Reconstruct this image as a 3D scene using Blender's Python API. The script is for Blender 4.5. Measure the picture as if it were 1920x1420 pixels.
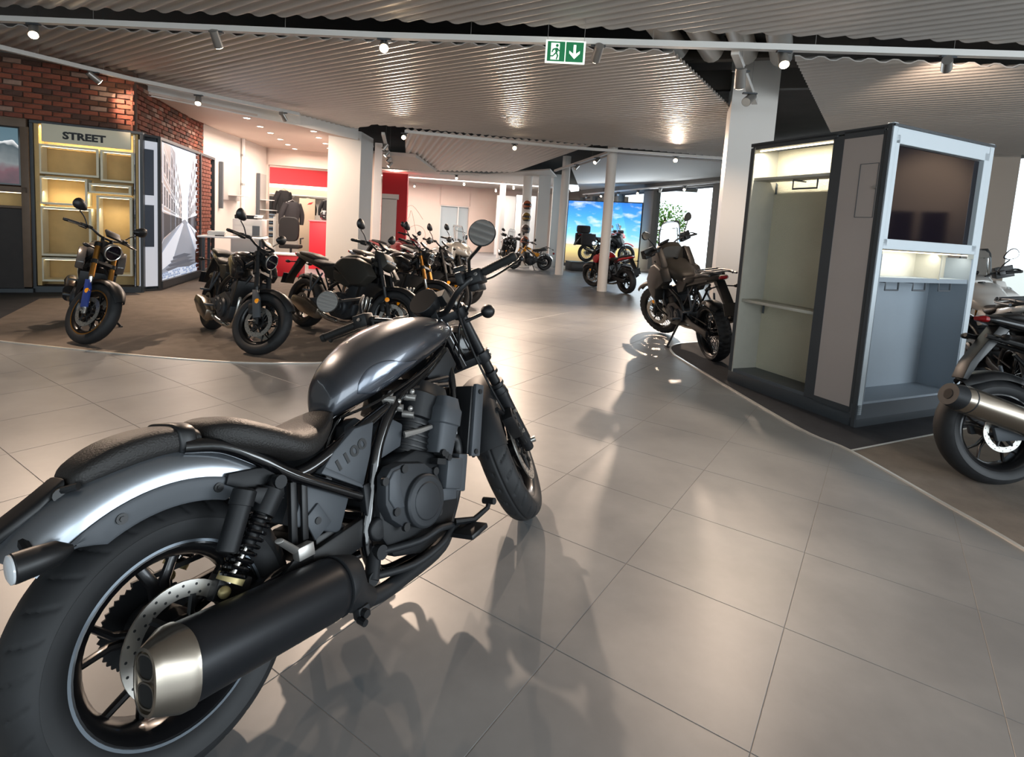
import bpy, bmesh, math, random
from mathutils import Vector, Matrix
from math import sin, cos, pi, radians as R
random.seed(7)
scn = bpy.context.scene
col = scn.collection
for _o in list(bpy.data.objects): bpy.data.objects.remove(_o)

# ------------------------------------------------------------------ camera, world, big lights, exposure
H = 1.34                                             # eye height; world x right, y away, z up, floor at 0
PITCH, ROLL, FPX = .104, .062, 1049.35
_cp, _sp = cos(PITCH), sin(PITCH)
_fw = Vector((0, _cp, -_sp)); _up0 = Vector((0, _sp, _cp)); _rt0 = Vector((1, 0, 0))
_rt = cos(ROLL)*_rt0 + sin(ROLL)*_up0; _up = -sin(ROLL)*_rt0 + cos(ROLL)*_up0
cam_d = bpy.data.cameras.new('camera'); cam = bpy.data.objects.new('camera', cam_d); col.objects.link(cam)
cam.matrix_world = Matrix(((_rt.x, _up.x, -_fw.x, 0), (_rt.y, _up.y, -_fw.y, 0), (_rt.z, _up.z, -_fw.z, H), (0, 0, 0, 1)))
cam_d.sensor_width = 36; cam_d.sensor_fit = 'HORIZONTAL'
cam_d.lens = 36*FPX/1920; cam_d.shift_y = -(710-537.8)/1920
cam_d.clip_start = .02; cam_d.clip_end = 400
scn.camera = cam
scn.view_settings.view_transform = 'Standard'; scn.view_settings.look = 'None'
scn.view_settings.exposure = 0.3; scn.view_settings.gamma = 1; scn.view_settings.use_curve_mapping = False
scn.cycles.max_bounces = 6; scn.cycles.diffuse_bounces = 4; scn.cycles.glossy_bounces = 3
scn.cycles.transmission_bounces = 4; scn.cycles.transparent_max_bounces = 6
scn.cycles.sample_clamp_indirect = 4; scn.cycles.caustics_reflective = False; scn.cycles.caustics_refractive = False

world = bpy.data.worlds.new('world'); scn.world = world; world.use_nodes = True
_bg = world.node_tree.nodes['Background']; _bg.inputs[0].default_value = (.80, .93, 1.0, 1); _bg.inputs[1].default_value = 1.7

def light(kind, name, loc, energy, color, aim=None, **kw):
    d = bpy.data.lights.new(name, kind); d.energy = energy; d.color = color
    for k, v in kw.items(): setattr(d, k, v)
    o = bpy.data.objects.new(name, d); col.objects.link(o); o.location = loc
    if aim is not None: o.rotation_euler = (Vector(aim)-Vector(loc)).to_track_quat('-Z', 'Y').to_euler()
    return o
# daylight entering through the glazed shop front behind the camera and the glazing along the right-hand side
light('AREA', 'daylight_shop_front', (3.5, -4.4, 1.9), 260, (.84, .93, 1.0), (2.5, 4, .8), shape='RECTANGLE', size=9, size_y=3)
light('AREA', 'daylight_right_glazing', (9.6, -.6, 1.8), 340, (.84, .93, 1.0), (0, 3.0, 1.0), shape='RECTANGLE', size=5, size_y=2.8)
light('AREA', 'daylight_rear_glazing', (5.3, 20.0, 1.7), 260, (.84, .94, 1.0), (0, 16, 0.8), shape='RECTANGLE', size=8, size_y=2.8)

# ------------------------------------------------------------------ materials
def lin(c):
    if isinstance(c, str): c = [int(c[i:i+2], 16)/255 for i in (0, 2, 4)]
    return tuple(((x+.055)/1.055)**2.4 if x > .04045 else x/12.92 for x in c)
MATS = {}
def mat(name, color='808080', rough=.5, metal=0., var=.0, vscale=8., bump=0., bscale=60., coat=0., emit=0., ecol=None, trans=0., ior=1.45, spec=.5, rvar=0., alpha=1.):
    if name in MATS: return MATS[name]
    m = bpy.data.materials.new(name); m.use_nodes = True; nt = m.node_tree
    b = nt.nodes['Principled BSDF']; c = lin(color)
    b.inputs['Base Color'].default_value = (*c, 1); b.inputs['Roughness'].default_value = rough
    b.inputs['Metallic'].default_value = metal; b.inputs['Coat Weight'].default_value = coat
    b.inputs['Coat Roughness'].default_value = .06
    b.inputs['Specular IOR Level'].default_value = spec; b.inputs['IOR'].default_value = ior
    b.inputs['Transmission Weight'].default_value = trans; b.inputs['Alpha'].default_value = alpha
    if emit:
        b.inputs['Emission Color'].default_value = (*lin(ecol or color), 1); b.inputs['Emission Strength'].default_value = emit
    if var or bump or rvar:
        tc = nt.nodes.new('ShaderNodeTexCoord')
        n = nt.nodes.new('ShaderNodeTexNoise'); n.inputs['Scale'].default_value = vscale; n.inputs['Detail'].default_value = 5
        nt.links.new(tc.outputs['Object'], n.inputs['Vector'])
        if var:
            rp = nt.nodes.new('ShaderNodeValToRGB')
            rp.color_ramp.elements[0].position = .3; rp.color_ramp.elements[1].position = .7
            rp.color_ramp.elements[0].color = (*[x*(1-var) for x in c], 1); rp.color_ramp.elements[1].color = (*[min(1, x*(1+var)) for x in c], 1)
            nt.links.new(n.outputs['Fac'], rp.inputs[0]); nt.links.new(rp.outputs[0], b.inputs['Base Color'])
        if rvar:
            mr = nt.nodes.new('ShaderNodeMapRange'); mr.inputs[3].default_value = rough-rvar; mr.inputs[4].default_value = rough+rvar
            nt.links.new(n.outputs['Fac'], mr.inputs[0]); nt.links.new(mr.outputs[0], b.inputs['Roughness'])
        if bump:
            n2 = nt.nodes.new('ShaderNodeTexNoise'); n2.inputs['Scale'].default_value = bscale; n2.inputs['Detail'].default_value = 4
            nt.links.new(tc.outputs['Object'], n2.inputs['Vector'])
            bp = nt.nodes.new('ShaderNodeBump'); bp.inputs['Strength'].default_value = bump; bp.inputs['Distance'].default_value = .01
            nt.links.new(n2.outputs['Fac'], bp.inputs['Height']); nt.links.new(bp.outputs[0], b.inputs['Normal'])
    MATS[name] = m
    return m

# ------------------------------------------------------------------ mesh builder
class M:
    def __init__(s, xf=None): s.v = []; s.f = []; s.xf = xf; s.mi = []; s.cur = 0; s.g = []
    def add(s, vs, fs):
        o = len(s.v); s.g.append((o, o+len(vs), len(s.f), len(s.f)+len(fs))); s.v += [tuple(p) for p in vs]; s.f += [tuple(i+o for i in f) for f in fs]; s.mi += [s.cur]*len(fs); return s
    def box(s, c, size, rot=None):
        c = Vector(c); hx, hy, hz = [x/2 for x in size]
        vs = [Vector((x, y, z)) for x in (-hx, hx) for y in (-hy, hy) for z in (-hz, hz)]
        if rot is not None: vs = [rot @ v for v in vs]
        return s.add([v+c for v in vs], [(0, 1, 3, 2), (4, 6, 7, 5), (0, 4, 5, 1), (2, 3, 7, 6), (0, 2, 6, 4), (1, 5, 7, 3)])
    def rings(s, rs, close=False, caps=True):
        n = len(rs[0]); vs = [p for r in rs for p in r]; fs = []
        k = len(rs)
        for i in range(k if close else k-1):
            a, b = i*n, ((i+1) % k)*n
            for j in range(n): fs.append((a+j, a+(j+1) % n, b+(j+1) % n, b+j))
        if caps and not close:
            fs.append(tuple(range(n-1, -1, -1))); fs.append(tuple((k-1)*n+j for j in range(n)))
        return s.add(vs, fs)
    def tube(s, pts, r, n=10, smooth=0, caps=True, flat=1.):
        pts = [Vector(p) for p in pts]
        if smooth: pts, r = smooth_path(pts, r, smooth)
        rr = r if isinstance(r, (list, tuple)) else [r]*len(pts)
        rs = []; nrm = None
        for i, p in enumerate(pts):
            t = (pts[min(i+1, len(pts)-1)]-pts[max(i-1, 0)])
            if t.length < 1e-9: t = Vector((0, 0, 1))
            t.normalize()
            if nrm is None:
                nrm = t.cross(Vector((0, 0, 1)) if abs(t.z) < .9 else Vector((0, 1, 0))).normalized()
            else:
                nrm = (nrm-t*nrm.dot(t)).normalized()
            b = t.cross(nrm)
            rs.append([p+(nrm*cos(2*pi*j/n)+b*sin(2*pi*j/n)*flat)*rr[i] for j in range(n)])
        return s.rings(rs, caps=caps)
    def cyl(s, a, b, r, n=16, r2=None): return s.tube([a, b], [r, r if r2 is None else r2], n)
    def lathe(s, prof, o=(0, 0, 0), axis=(0, 1, 0), n=24, close=False, caps=True, arc=None):
        o = Vector(o); ax = Vector(axis).normalized()
        u = ax.cross(Vector((0, 0, 1)) if abs(ax.z) < .9 else Vector((1, 0, 0))).normalized(); w = ax.cross(u)
        ring = []
        for r, t in prof: ring.append([o+ax*t+(u*cos(2*pi*j/n)+w*sin(2*pi*j/n))*r for j in range(n)])
        return s.rings(ring, close=close, caps=caps)
    def disc(s, o, axis, r, t, n=24, hole=0.):
        if hole: return s.lathe([(hole, -t/2), (r, -t/2), (r, t/2), (hole, t/2)], o, axis, n, close=True)
        return s.lathe([(r, -t/2), (r, t/2)], o, axis, n)
    def prism(s, poly, y0, y1, inset=0.):
        """outline in the x-z plane pushed from y0 to y1; inset shrinks the y1 face"""
        n = len(poly); cx = sum(p[0] for p in poly)/n; cz = sum(p[1] for p in poly)/n
        a = [(x, y0, z) for x, z in poly]; b = [(x+(cx-x)*inset, y1, z+(cz-z)*inset) for x, z in poly]
        fs = [(i, (i+1) % n, n+(i+1) % n, n+i) for i in range(n)]+[tuple(range(n-1, -1, -1)), tuple(range(n, 2*n))]
        return s.add(a+b, fs)
    def flat(s, poly, z0, z1):
        n = len(poly); a = [(x, y, z0) for x, y in poly]; b = [(x, y, z1) for x, y in poly]
        return s.add(a+b, [(i, (i+1) % n, n+(i+1) % n, n+i) for i in range(n)]+[tuple(range(n-1, -1, -1)), tuple(range(n, 2*n))])
    def loft(s, st, n=16, e=2.4, y=0.):
        """stations (x, z centre, half width, half height[, exponent[, y]]) joined by super-ellipse sections"""
        rs = []
        for q in st:
            x, zc, hw, hh = q[:4]; ex = q[4] if len(q) > 4 else e; yy = q[5] if len(q) > 5 else y
            ring = []
            for j in range(n):
                a = 2*pi*j/n; c_, s_ = cos(a), sin(a)
                ring.append((x, yy+hw*math.copysign(abs(c_)**(2/ex), c_), zc+hh*math.copysign(abs(s_)**(2/ex), s_)))
            rs.append(ring)
        return s.rings(rs)
    def ball(s, c, r, n=14, k=8, sq=(1, 1, 1)):
        c = Vector(c); rs = []
        for i in range(k+1):
            a = pi*i/k; a = min(max(a, .02), pi-.02)
            rs.append([c+Vector((r*sin(a)*cos(2*pi*j/n)*sq[0], r*sin(a)*sin(2*pi*j/n)*sq[1], r*cos(a)*sq[2])) for j in range(n)])
        return s.rings(rs)
    def build(s, name, mats, parent=None, bevel=0., seg=2, angle=38, smooth=True, sub=0):
        me = bpy.data.meshes.new(name)
        vs = [s.xf(Vector(p)) for p in s.v] if s.xf else s.v
        me.from_pydata(vs, [], s.f)
        bm = bmesh.new(); bm.from_mesh(me)
        if not isinstance(mats, (list, tuple)): mats = [mats]
        for f, i in zip(bm.faces, s.mi): f.material_index = i
        bmesh.ops.recalc_face_normals(bm, faces=bm.faces)
        if bevel:
            ed = [e for e in bm.edges if len(e.link_faces) == 2 and e.calc_face_angle(0) > R(30)]
            if ed: bmesh.ops.bevel(bm, geom=ed, offset=bevel, segments=seg, affect='EDGES', profile=.5, clamp_overlap=True)
        if smooth:
            for f in bm.faces: f.smooth = True
            for e in bm.edges: e.smooth = not (len(e.link_faces) == 2 and e.calc_face_angle(0) > R(angle))
        bm.to_mesh(me); bm.free()
        for m in mats: me.materials.append(m)
        o = bpy.data.objects.new(name, me); col.objects.link(o)
        if parent is not None: o.parent = parent
        if sub:
            md = o.modifiers.new('sub', 'SUBSURF'); md.levels = sub; md.render_levels = sub
        return o

def _sub(m, gs):
    n = M(m.xf)
    for a, b, c, d in gs: n.add(m.v[a:b], [tuple(i-a for i in f) for f in m.f[c:d]])
    return n
def each(m, name, mats, parent=None, **k):
    """every primitive of the builder becomes an object of its own"""
    return [_sub(m, [g]).build(name, mats, parent, **k) for g in m.g]
def halves(m, name, mats, parent=None, **k):
    """left and right halves become two objects; the first is returned"""
    my = lambda g: sum(p[1] for p in m.v[g[0]:g[1]])/(g[1]-g[0])
    r = [_sub(m, q).build(name, mats, parent, **k) for q in ([g for g in m.g if my(g) < 0], [g for g in m.g if my(g) >= 0]) if q]
    return r[0]

def smooth_path(pts, r, k):
    rr = r if isinstance(r, (list, tuple)) else [r]*len(pts)
    P, Q = [], []; n = len(pts)
    for i in range(n-1):
        p0, p1, p2, p3 = pts[max(i-1, 0)], pts[i], pts[i+1], pts[min(i+2, n-1)]
        for j in range(k):
            t = j/k
            P.append(.5*((2*p1)+(p2-p0)*t+(2*p0-5*p1+4*p2-p3)*t*t+(3*p1-p0-3*p2+p3)*t**3)); Q.append(rr[i]*(1-t)+rr[i+1]*t)
    P.append(pts[-1]); Q.append(rr[-1]); return P, Q

def thing(name, label, cat, loc=(0, 0, 0), rz=0., group=None):
    o = bpy.data.objects.new(name, None); col.objects.link(o); o.empty_display_size = .1
    o.location = loc; o.rotation_euler = (0, 0, rz); return tag(o, label, cat, group)
def tag(o, label, cat, group=None):
    o['label'] = label; o['category'] = cat
    if group: o['group'] = group
    return o
def struct(o): o['kind'] = 'structure'; return o
def piece(name, me, parent, loc, rz=0.):
    o = bpy.data.objects.new(name, me); col.objects.link(o); o.parent = parent; o.location = loc; o.rotation_euler = (0, 0, rz); return o
def copy_tree(o, parent=None):
    c = o.copy(); col.objects.link(c); c.parent = parent
    for ch in list(o.children): copy_tree(ch, c)
    return c
def mirror2(fn):
    for s in (-1, 1): fn(s)
def frame_on(a, b, z=0.):
    """matrix for a wall plane: x along a->b, y into the wall (left of a->b), z up; origin at a"""
    a = Vector((*a, z)); b = Vector((*b, z)); t = (b-a).normalized(); n = Vector((-t.y, t.x, 0))
    return Matrix(((t.x, n.x, 0, a.x), (t.y, n.y, 0, a.y), (0, 0, 1, a.z), (0, 0, 0, 1)))
def text(body, size, m, parent, name='lettering', depth=.002, mw=None, sx=1., bold=0.):
    cu = bpy.data.curves.new(name, 'FONT'); cu.body = body; cu.size = size; cu.extrude = depth; cu.align_x = 'CENTER'; cu.align_y = 'CENTER'
    cu.resolution_u = 3; cu.offset = bold
    t = bpy.data.objects.new(name, cu); col.objects.link(t)
    dg = bpy.context.evaluated_depsgraph_get(); me = bpy.data.meshes.new_from_object(t.evaluated_get(dg))
    bpy.data.objects.remove(t); me.materials.clear(); me.materials.append(m)
    o = bpy.data.objects.new(name, me); col.objects.link(o); o.parent = parent
    if mw is not None: o.matrix_local = mw
    o.scale.x *= sx
    return o
# ------------------------------------------------------------------ materials used by the room
def world_noise_mat(name, c0, c1, rough, rvar=.06, scale=1.1, bump=.0, bscale=40, fine=.0, spec=.5):
    m = bpy.data.materials.new(name); m.use_nodes = True; nt = m.node_tree; b = nt.nodes['Principled BSDF']
    g = nt.nodes.new('ShaderNodeNewGeometry'); n = nt.nodes.new('ShaderNodeTexNoise')
    n.inputs['Scale'].default_value = scale; n.inputs['Detail'].default_value = 6; n.inputs['Roughness'].default_value = .6
    nt.links.new(g.outputs['Position'], n.inputs['Vector'])
    rp = nt.nodes.new('ShaderNodeValToRGB'); rp.color_ramp.elements[0].position = .32; rp.color_ramp.elements[1].position = .68
    rp.color_ramp.elements[0].color = (*lin(c0), 1); rp.color_ramp.elements[1].color = (*lin(c1), 1)
    nt.links.new(n.outputs['Fac'], rp.inputs[0]); nt.links.new(rp.outputs[0], b.inputs['Base Color'])
    mr = nt.nodes.new('ShaderNodeMapRange'); mr.inputs[3].default_value = rough-rvar; mr.inputs[4].default_value = rough+rvar
    nt.links.new(n.outputs['Fac'], mr.inputs[0]); nt.links.new(mr.outputs[0], b.inputs['Roughness']); b.inputs['Specular IOR Level'].default_value = spec
    if bump:
        n2 = nt.nodes.new('ShaderNodeTexNoise'); n2.inputs['Scale'].default_value = bscale; n2.inputs['Detail'].default_value = 3
        nt.links.new(g.outputs['Position'], n2.inputs['Vector']); bp = nt.nodes.new('ShaderNodeBump')
        bp.inputs['Strength'].default_value = bump; bp.inputs['Distance'].default_value = .004
        nt.links.new(n2.outputs['Fac'], bp.inputs['Height']); nt.links.new(bp.outputs[0], b.inputs['Normal'])
    MATS[name] = m; return m
m_tile = world_noise_mat('floor_tile', '656769', '7e8081', .40, .05, 1.3)
m_grout = mat('grout', '7a756f', .9)
m_carpet = world_noise_mat('platform_carpet', '6f665d', '7e746a', .95, .02, 6, .8, 260, spec=.2)
m_carpet_dark = world_noise_mat('dark_carpet', '35363a', '404145', .9, .02, 5, .6, 260, spec=.2)
m_strip = mat('strip_metal', 'e8e4dc', .3, .6)
m_white = mat('white_paint', 'e9e5e0', .6, var=.02, vscale=2)
m_wall = mat('wall_paint', 'd9cfc6', .7, var=.02, vscale=1.5)
m_beige = mat('beige_paint', 'b5aca2', .75, var=.02, vscale=1.5)
m_pinkwall = mat('warm_wall_paint', 'dcc9bc', .7, var=.02, vscale=1.5)
m_red = mat('red_paint', 'c8202c', .5)
m_void = mat('void_black', '433c38', .9, var=.1, vscale=2)
m_corr = mat('corrugated_metal', 'c6c0ba', .44, .2, var=.03, vscale=1)
m_slab = mat('ceiling_paint', 'c2bcb6', .7)
m_col = mat('column_paint', 'e4dfd9', .5)
m_dark = mat('anthracite_metal', '43474b', .45, .2, var=.05, vscale=3)
m_frame = mat('window_frame', '5d6066', .5, .3)
m_glass = mat('window_glass', 'ffffff', .0, trans=1., ior=1.02, spec=.3)

# ------------------------------------------------------------------ floor
floor = struct(M().flat([(-16, -6), (14, -6), (14, 34), (-16, 34)], -.25, -.0012).build('floor', m_grout))
YAW = .584; ta = Vector((sin(YAW), cos(YAW), 0)); tb = Vector((cos(YAW), -sin(YAW), 0)); TS = .593
def tile_mesh():
    h = TS/2-.0007; e = .0014
    vs = [(-h, -h, -.0012), (h, -h, -.0012), (h, h, -.0012), (-h, h, -.0012), (-h+e, -h+e, 0), (h-e, -h+e, 0), (h-e, h-e, 0), (-h+e, h-e, 0)]
    me = bpy.data.meshes.new('tile'); me.from_pydata(vs, [], [(4, 5, 6, 7), (0, 1, 5, 4), (1, 2, 6, 5), (2, 3, 7, 6), (3, 0, 4, 7)])
    me.materials.append(m_tile); return me
def inside(p, poly):
    r = False; n = len(poly)
    for i in range(n):
        (x1, y1), (x2, y2) = poly[i], poly[(i+1) % n]
        if (y1 > p[1]) != (y2 > p[1]) and p[0] < (x2-x1)*(p[1]-y1)/(y2-y1)+x1: r = not r
    return r
CURVE_L = [(-7.4, 5.75), (-6.0, 5.35), (-4.71, 5.09), (-3.43, 4.91), (-2.61, 4.86), (-2.02, 4.94), (-1.55, 5.14), (-1.2, 5.65), (-1.0, 6.5), (-.88, 7.6), (-.82, 8.99), (-.74, 10.4), (-.69, 11.55), (-.75, 12.6)]
PLAT_L = CURVE_L+[(-2.2, 13.6), (-4.0, 12.2), (-6.3, 11.4), (-5.8, 8.5), (-10, 6.6)]
CURVE_R = [(3.4, 7.5), (2.6, 7.32), (2.2, 7.08), (2.0, 6.8), (1.93, 6.45), (1.94, 6.15), (2.03, 5.27), (2.18, 4.01), (2.32, 3.62), (2.40, 2.94), (2.45, 2.48), (2.46, 1.6), (2.3, .6), (2.0, -.6)]
PLAT_R = CURVE_R+[(9.5, -.6), (9.5, 7.5)]
cells = []
for i in range(-40, 40):
    for j in range(-14, 60):
        u = -.155+TS*(i+.5); v = 1.515+TS*(j+.5); p = tb*u+ta*v
        if not (-16 < p.x < 14 and -6 < p.y < 33): continue
        if all(inside((p.x+dx*.3, p.y+dy*.3), q) for dx in (-1, 1) for dy in (-1, 1) for q in (PLAT_L,)) or all(inside((p.x+dx*.3, p.y+dy*.3), PLAT_R) for dx in (-1, 1) for dy in (-1, 1)): continue
        seen = p.y > .5 and -1.02*p.y-.7 < p.x < .98*p.y+.7
        cells.append((0 if seen else 1, p.length, p))
cells.sort(key=lambda c: c[:2])
tm = tile_mesh(); far = M()
for k, (s_, d_, p) in enumerate(cells):
    if k < 290: piece('tile', tm, floor, p, -YAW)
    else:
        rot = Matrix.Rotation(-YAW, 3, 'Z'); o = len(far.v)
        far.add([rot @ v.co + p for v in tm.vertices], [tuple(f.vertices) for f in tm.polygons])
far.build('far_tiles', m_tile, floor, smooth=False)['kind'] = 'stuff'
carp = M().flat(PLAT_L, -.004, .004).build('carpet_inlay', m_carpet, floor, smooth=False)
M().flat([(-10, 6.6), (-5.8, 8.5), (-5.55, 8.3), (-6.35, 7.45), (-5.6, 6.05), (-5.15, 5.22), (-7.4, 5.75)], -.003, .0055).build('dark_carpet_inlay', m_carpet_dark, floor, smooth=False)
M().flat(PLAT_R, -.004, .004).build('carpet_inlay', m_carpet, floor, smooth=False)
M().flat(CURVE_R[:9]+[(3.41, 4.16), (5.6, 5.2), (5.6, 7.5)], -.003, .0055).build('dark_carpet_inlay', m_carpet_dark, floor, smooth=False)
def strip_on(pts, w=.011, z=.009):
    s = M(); P, _ = smooth_path([Vector((x, y, 0)) for x, y in pts], .01, 6); rs = []
    for i, p in enumerate(P):
        t = (P[min(i+1, len(P)-1)]-P[max(i-1, 0)]).normalized(); n = Vector((-t.y, t.x, 0))*w
        rs.append([p-n, p+n, p+n+Vector((0, 0, z)), p-n+Vector((0, 0, z))])
    return s.rings(rs).build('edge_strip', m_strip, floor, smooth=False)
strip_on(CURVE_L); strip_on(CURVE_R[1:]); strip_on([(2.33, 3.62), (3.41, 4.16), (4.9, 4.88)], .006)

# ------------------------------------------------------------------ brick wall on the left
m_br = [mat('brick_'+n, c, .85, var=.22, vscale=14, bump=.5, bscale=50) for n, c in (('red', '7c4536'), ('brown', '67402f'), ('dark', '563b31'), ('orange', '8a4c38'), ('worn', '9a7a6a'))]
m_mortar = mat('mortar', '5f4a40', .95, var=.15, vscale=20)
brick_me = []
for k in range(10):
    rr = random.Random(k); b = M(); L_, D_, H_ = .205, .03, .062
    b.box((0, -D_/2, 0), (L_*rr.uniform(.94, 1.0), D_, H_*rr.uniform(.92, 1.0)))
    vv = [Vector(p)+Vector((rr.uniform(-.003, .003), rr.uniform(-.004, .004) if p[1] < -.01 else 0, rr.uniform(-.003, .003))) for p in b.v]; b.v = vv
    o = b.build('brick', m_br[k % 5 if k < 6 else rr.choice((0, 0, 1, 3))], None, bevel=.004, seg=1); brick_me.append(o.data); bpy.data.objects.remove(o)
def brick_field(parent, x0, x1, z0, z1, skip=None, y=0., rnd=random.Random(3)):
    row = 0; z = z0+.036
    while z < z1-.02:
        x = x0+(.0 if row % 2 else -.108)+.108
        while x < x1+.05:
            if not (skip and skip(x, z)):
                o = bpy.data.objects.new('brick', rnd.choice(brick_me)); col.objects.link(o); o.parent = parent
                o.location = (x, y+rnd.uniform(-.004, .008), z)
                if x+.1 > x1: o.scale.x = max(.15, (x1-x+.1)/.205); o.location.x = (x1+x-.1)/2
                if x-.1 < x0: o.scale.x = max(.15, (x+.1-x0)/.205); o.location.x = (x0+x+.1)/2
            x += .216
        row += 1; z += .0735
SA, SB = (-6.84, 7.99), (-5.70, 8.54)
Fs = frame_on(SA, SB)
wl = struct(M().box((-2.05, .21, 2.87), (6.5, .3, .86)).box((-2.05, .52, 1.2), (6.5, .2, 2.5)).build('wall_left', m_mortar, smooth=False)); wl.matrix_world = Fs
brick_field(wl, -1.3, 1.19, 2.44, 3.26, y=.06)
B0 = (-5.79, 8.5); tdir = Vector((-.246, .969)); B1 = (B0[0]+tdir.x*3.62, B0[1]+tdir.y*3.62)
Fb = frame_on(B0, B1)
wl2 = struct(M().box((1.85, .06, 2.83), (3.54, .05, .82)).box((2.1, .18, 1.21), (3.04, .3, 2.42)).box((2.75, -.115, 1.2), (1.0, .23, 2.36)).build('wall_left_side', m_mortar, smooth=False)); wl2.matrix_world = Fb
brick_field(wl2, 0.02, 3.62, 2.42, 3.17, y=.03)
pr = M()
for r_ in range(32):
    for c_ in range(5):
        pr.box((2.34+c_*.19+(r_ % 2)*.07, -.235, .1+r_*.0735), (.178, .03, .062))
pr.build('brick_pier', [m_br[0]], wl2, bevel=.003, seg=1)['kind'] = 'stuff'

# white side room behind the brick wall
W0, W1 = (B1[0], B1[1]), (-6.88, 15.45)
Fw = frame_on(W0, W1); LW = (Vector(W1)-Vector(W0)).length
ws = struct(M().box((LW/2, .15, 1.6), (LW, .3, 3.2)).build('wall_side_room', m_wall, smooth=False)); ws.matrix_world = Fw
Fo = frame_on(W1, (-5.3, 15.8)); bw = M()
bw.box((.9, .1, 2.93), (1.9, .2, .55)); bw.box((-.1, .1, 1.6), (.3, .2, 3.2)); bw.box((2.3, .1, 1.6), (1.3, .2, 3.2))
wb = struct(bw.build('wall_shop_opening', m_pinkwall, smooth=False)); wb.matrix_world = Fo
# red and white shop behind the opening
SS0, SS1 = (-10.5, 18.85), (-5.0, 20.13)
Fsh = frame_on(SS0, SS1)
shop = struct(M().box((2.75, .1, 1.6), (5.5, .2, 3.2)).build('wall_shop', m_wall, smooth=False)); shop.matrix_world = Fsh
M().box((2.75, -.04, 2.62), (5.5, .08, .56)).build('red_band', m_red, shop)
struct(M().flat([(-10.6, 16.0), (-3.0, 16.4), (-3.0, 20.6), (-10.6, 19)], 3.2, 3.3).build('ceiling_shop', m_wall, smooth=False))
struct(M().flat([(-10.8, 15.2), (-10.6, 15.2), (-10.5, 19.), (-10.7, 19.)], 0, 3.2).build('wall_shop_left', m_wall, smooth=False))
# pillars on the left
for n, poly in (('wall_pillar_front', [(-4.18, 12.41), (-3.62, 12.95), (-3.60, 13.95), (-4.15, 13.4)]), ('wall_pillar_rear', [(-3.72, 14.6), (-3.54, 14.65), (-3.62, 14.95), (-3.80, 14.9)])):
    struct(M().flat(poly, 0, 3.3).build(n, m_white, smooth=False))
struct(M().box((-4.85, 22.4, 1.6), (1.0, .2, 3.2)).build('wall_far_left', m_red, smooth=False))
wr = M(); wr.box((-5.0, 22.27, 2.28), (.66, .05, .2)).box((-5.03, 22.27, 1.1), (.58, .05, 2.2)).build('white_door_leaf', m_white, bpy.data.objects['wall_far_left'])

# far back wall with its door
FB = frame_on((-12.0, 25.75), (6.0, 31.9)); bw = M()
bw.box((4.3, .15, 1.75), (8.6, .3, 3.5)); bw.box((14.7, .15, 1.75), (9.2, .3, 3.5)); bw.box((9.35, .15, 2.9), (1.6, .3, 1.2))
wback = struct(bw.build('wall_back', m_pinkwall, smooth=False)); wback.matrix_world = FB
d1 = struct(M().box((9.35, .2, 1.14), (1.5, .04, 2.28)).build('door_1', mat('door_paint', 'aebcc0', .5), smooth=False)); d1.matrix_world = FB
M().box((8.62, .12, 1.14), (.06, .14, 2.3)).box((9.35, .12, 2.28), (1.5, .14, .06)).box((9.55, .12, 1.14), (.06, .1, 2.24)).build('door_frame', m_white, d1)
M().tube([(9.48, .15, 1.05), (9.48, .08, 1.05), (9.34, .08, 1.05)], .012, 6).build('door_handle', m_dark, d1)
# white partition panels in the far middle
for n, p0, p1, h_ in (('wall_partition_left', (-.95, 27.6), (-.1, 27.9), 2.9), ('wall_partition_right', (.0, 26.5), (1.0, 26.8), 2.9)):
    o = struct(M().box((.45, .05, h_/2), (.95, .1, h_)).build(n, mat('partition_paint', 'dfe3e2', .6), smooth=False)); o.matrix_world = frame_on(p0, p1)
# sketched motorcycle outline drawn on the far wall
sk = M(); c0 = (6.6, 1.15)
for cx, r in ((-.75, .45), (.85, .45)):
    for k in range(20):
        a0, a1 = pi*2*k/20, pi*2*(k+1)/20
        sk.tube([(c0[0]+cx+r*cos(a0), -.01, c0[1]-.4+r*sin(a0)), (c0[0]+cx+r*cos(a1), -.01, c0[1]-.4+r*sin(a1))], .008, 4)
for pl_ in ([(-1.3, .75), (-.6, .95), (.1, .8), (.6, 1.0), (1.15, .35)], [(-.75, -.4), (-.3, .3), (.4, .35), (.55, .75), (.85, -.4)], [(-.2, .2), (-.1, -.3), (.4, -.3), (.4, .3)]):
    sk.tube([(c0[0]+x, -.01, c0[1]+z) for x, z in pl_], .008, 4, smooth=4)
sk.build('outline_drawing', mat('grey_line_paint', 'a89a90', .8), wback)

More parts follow.
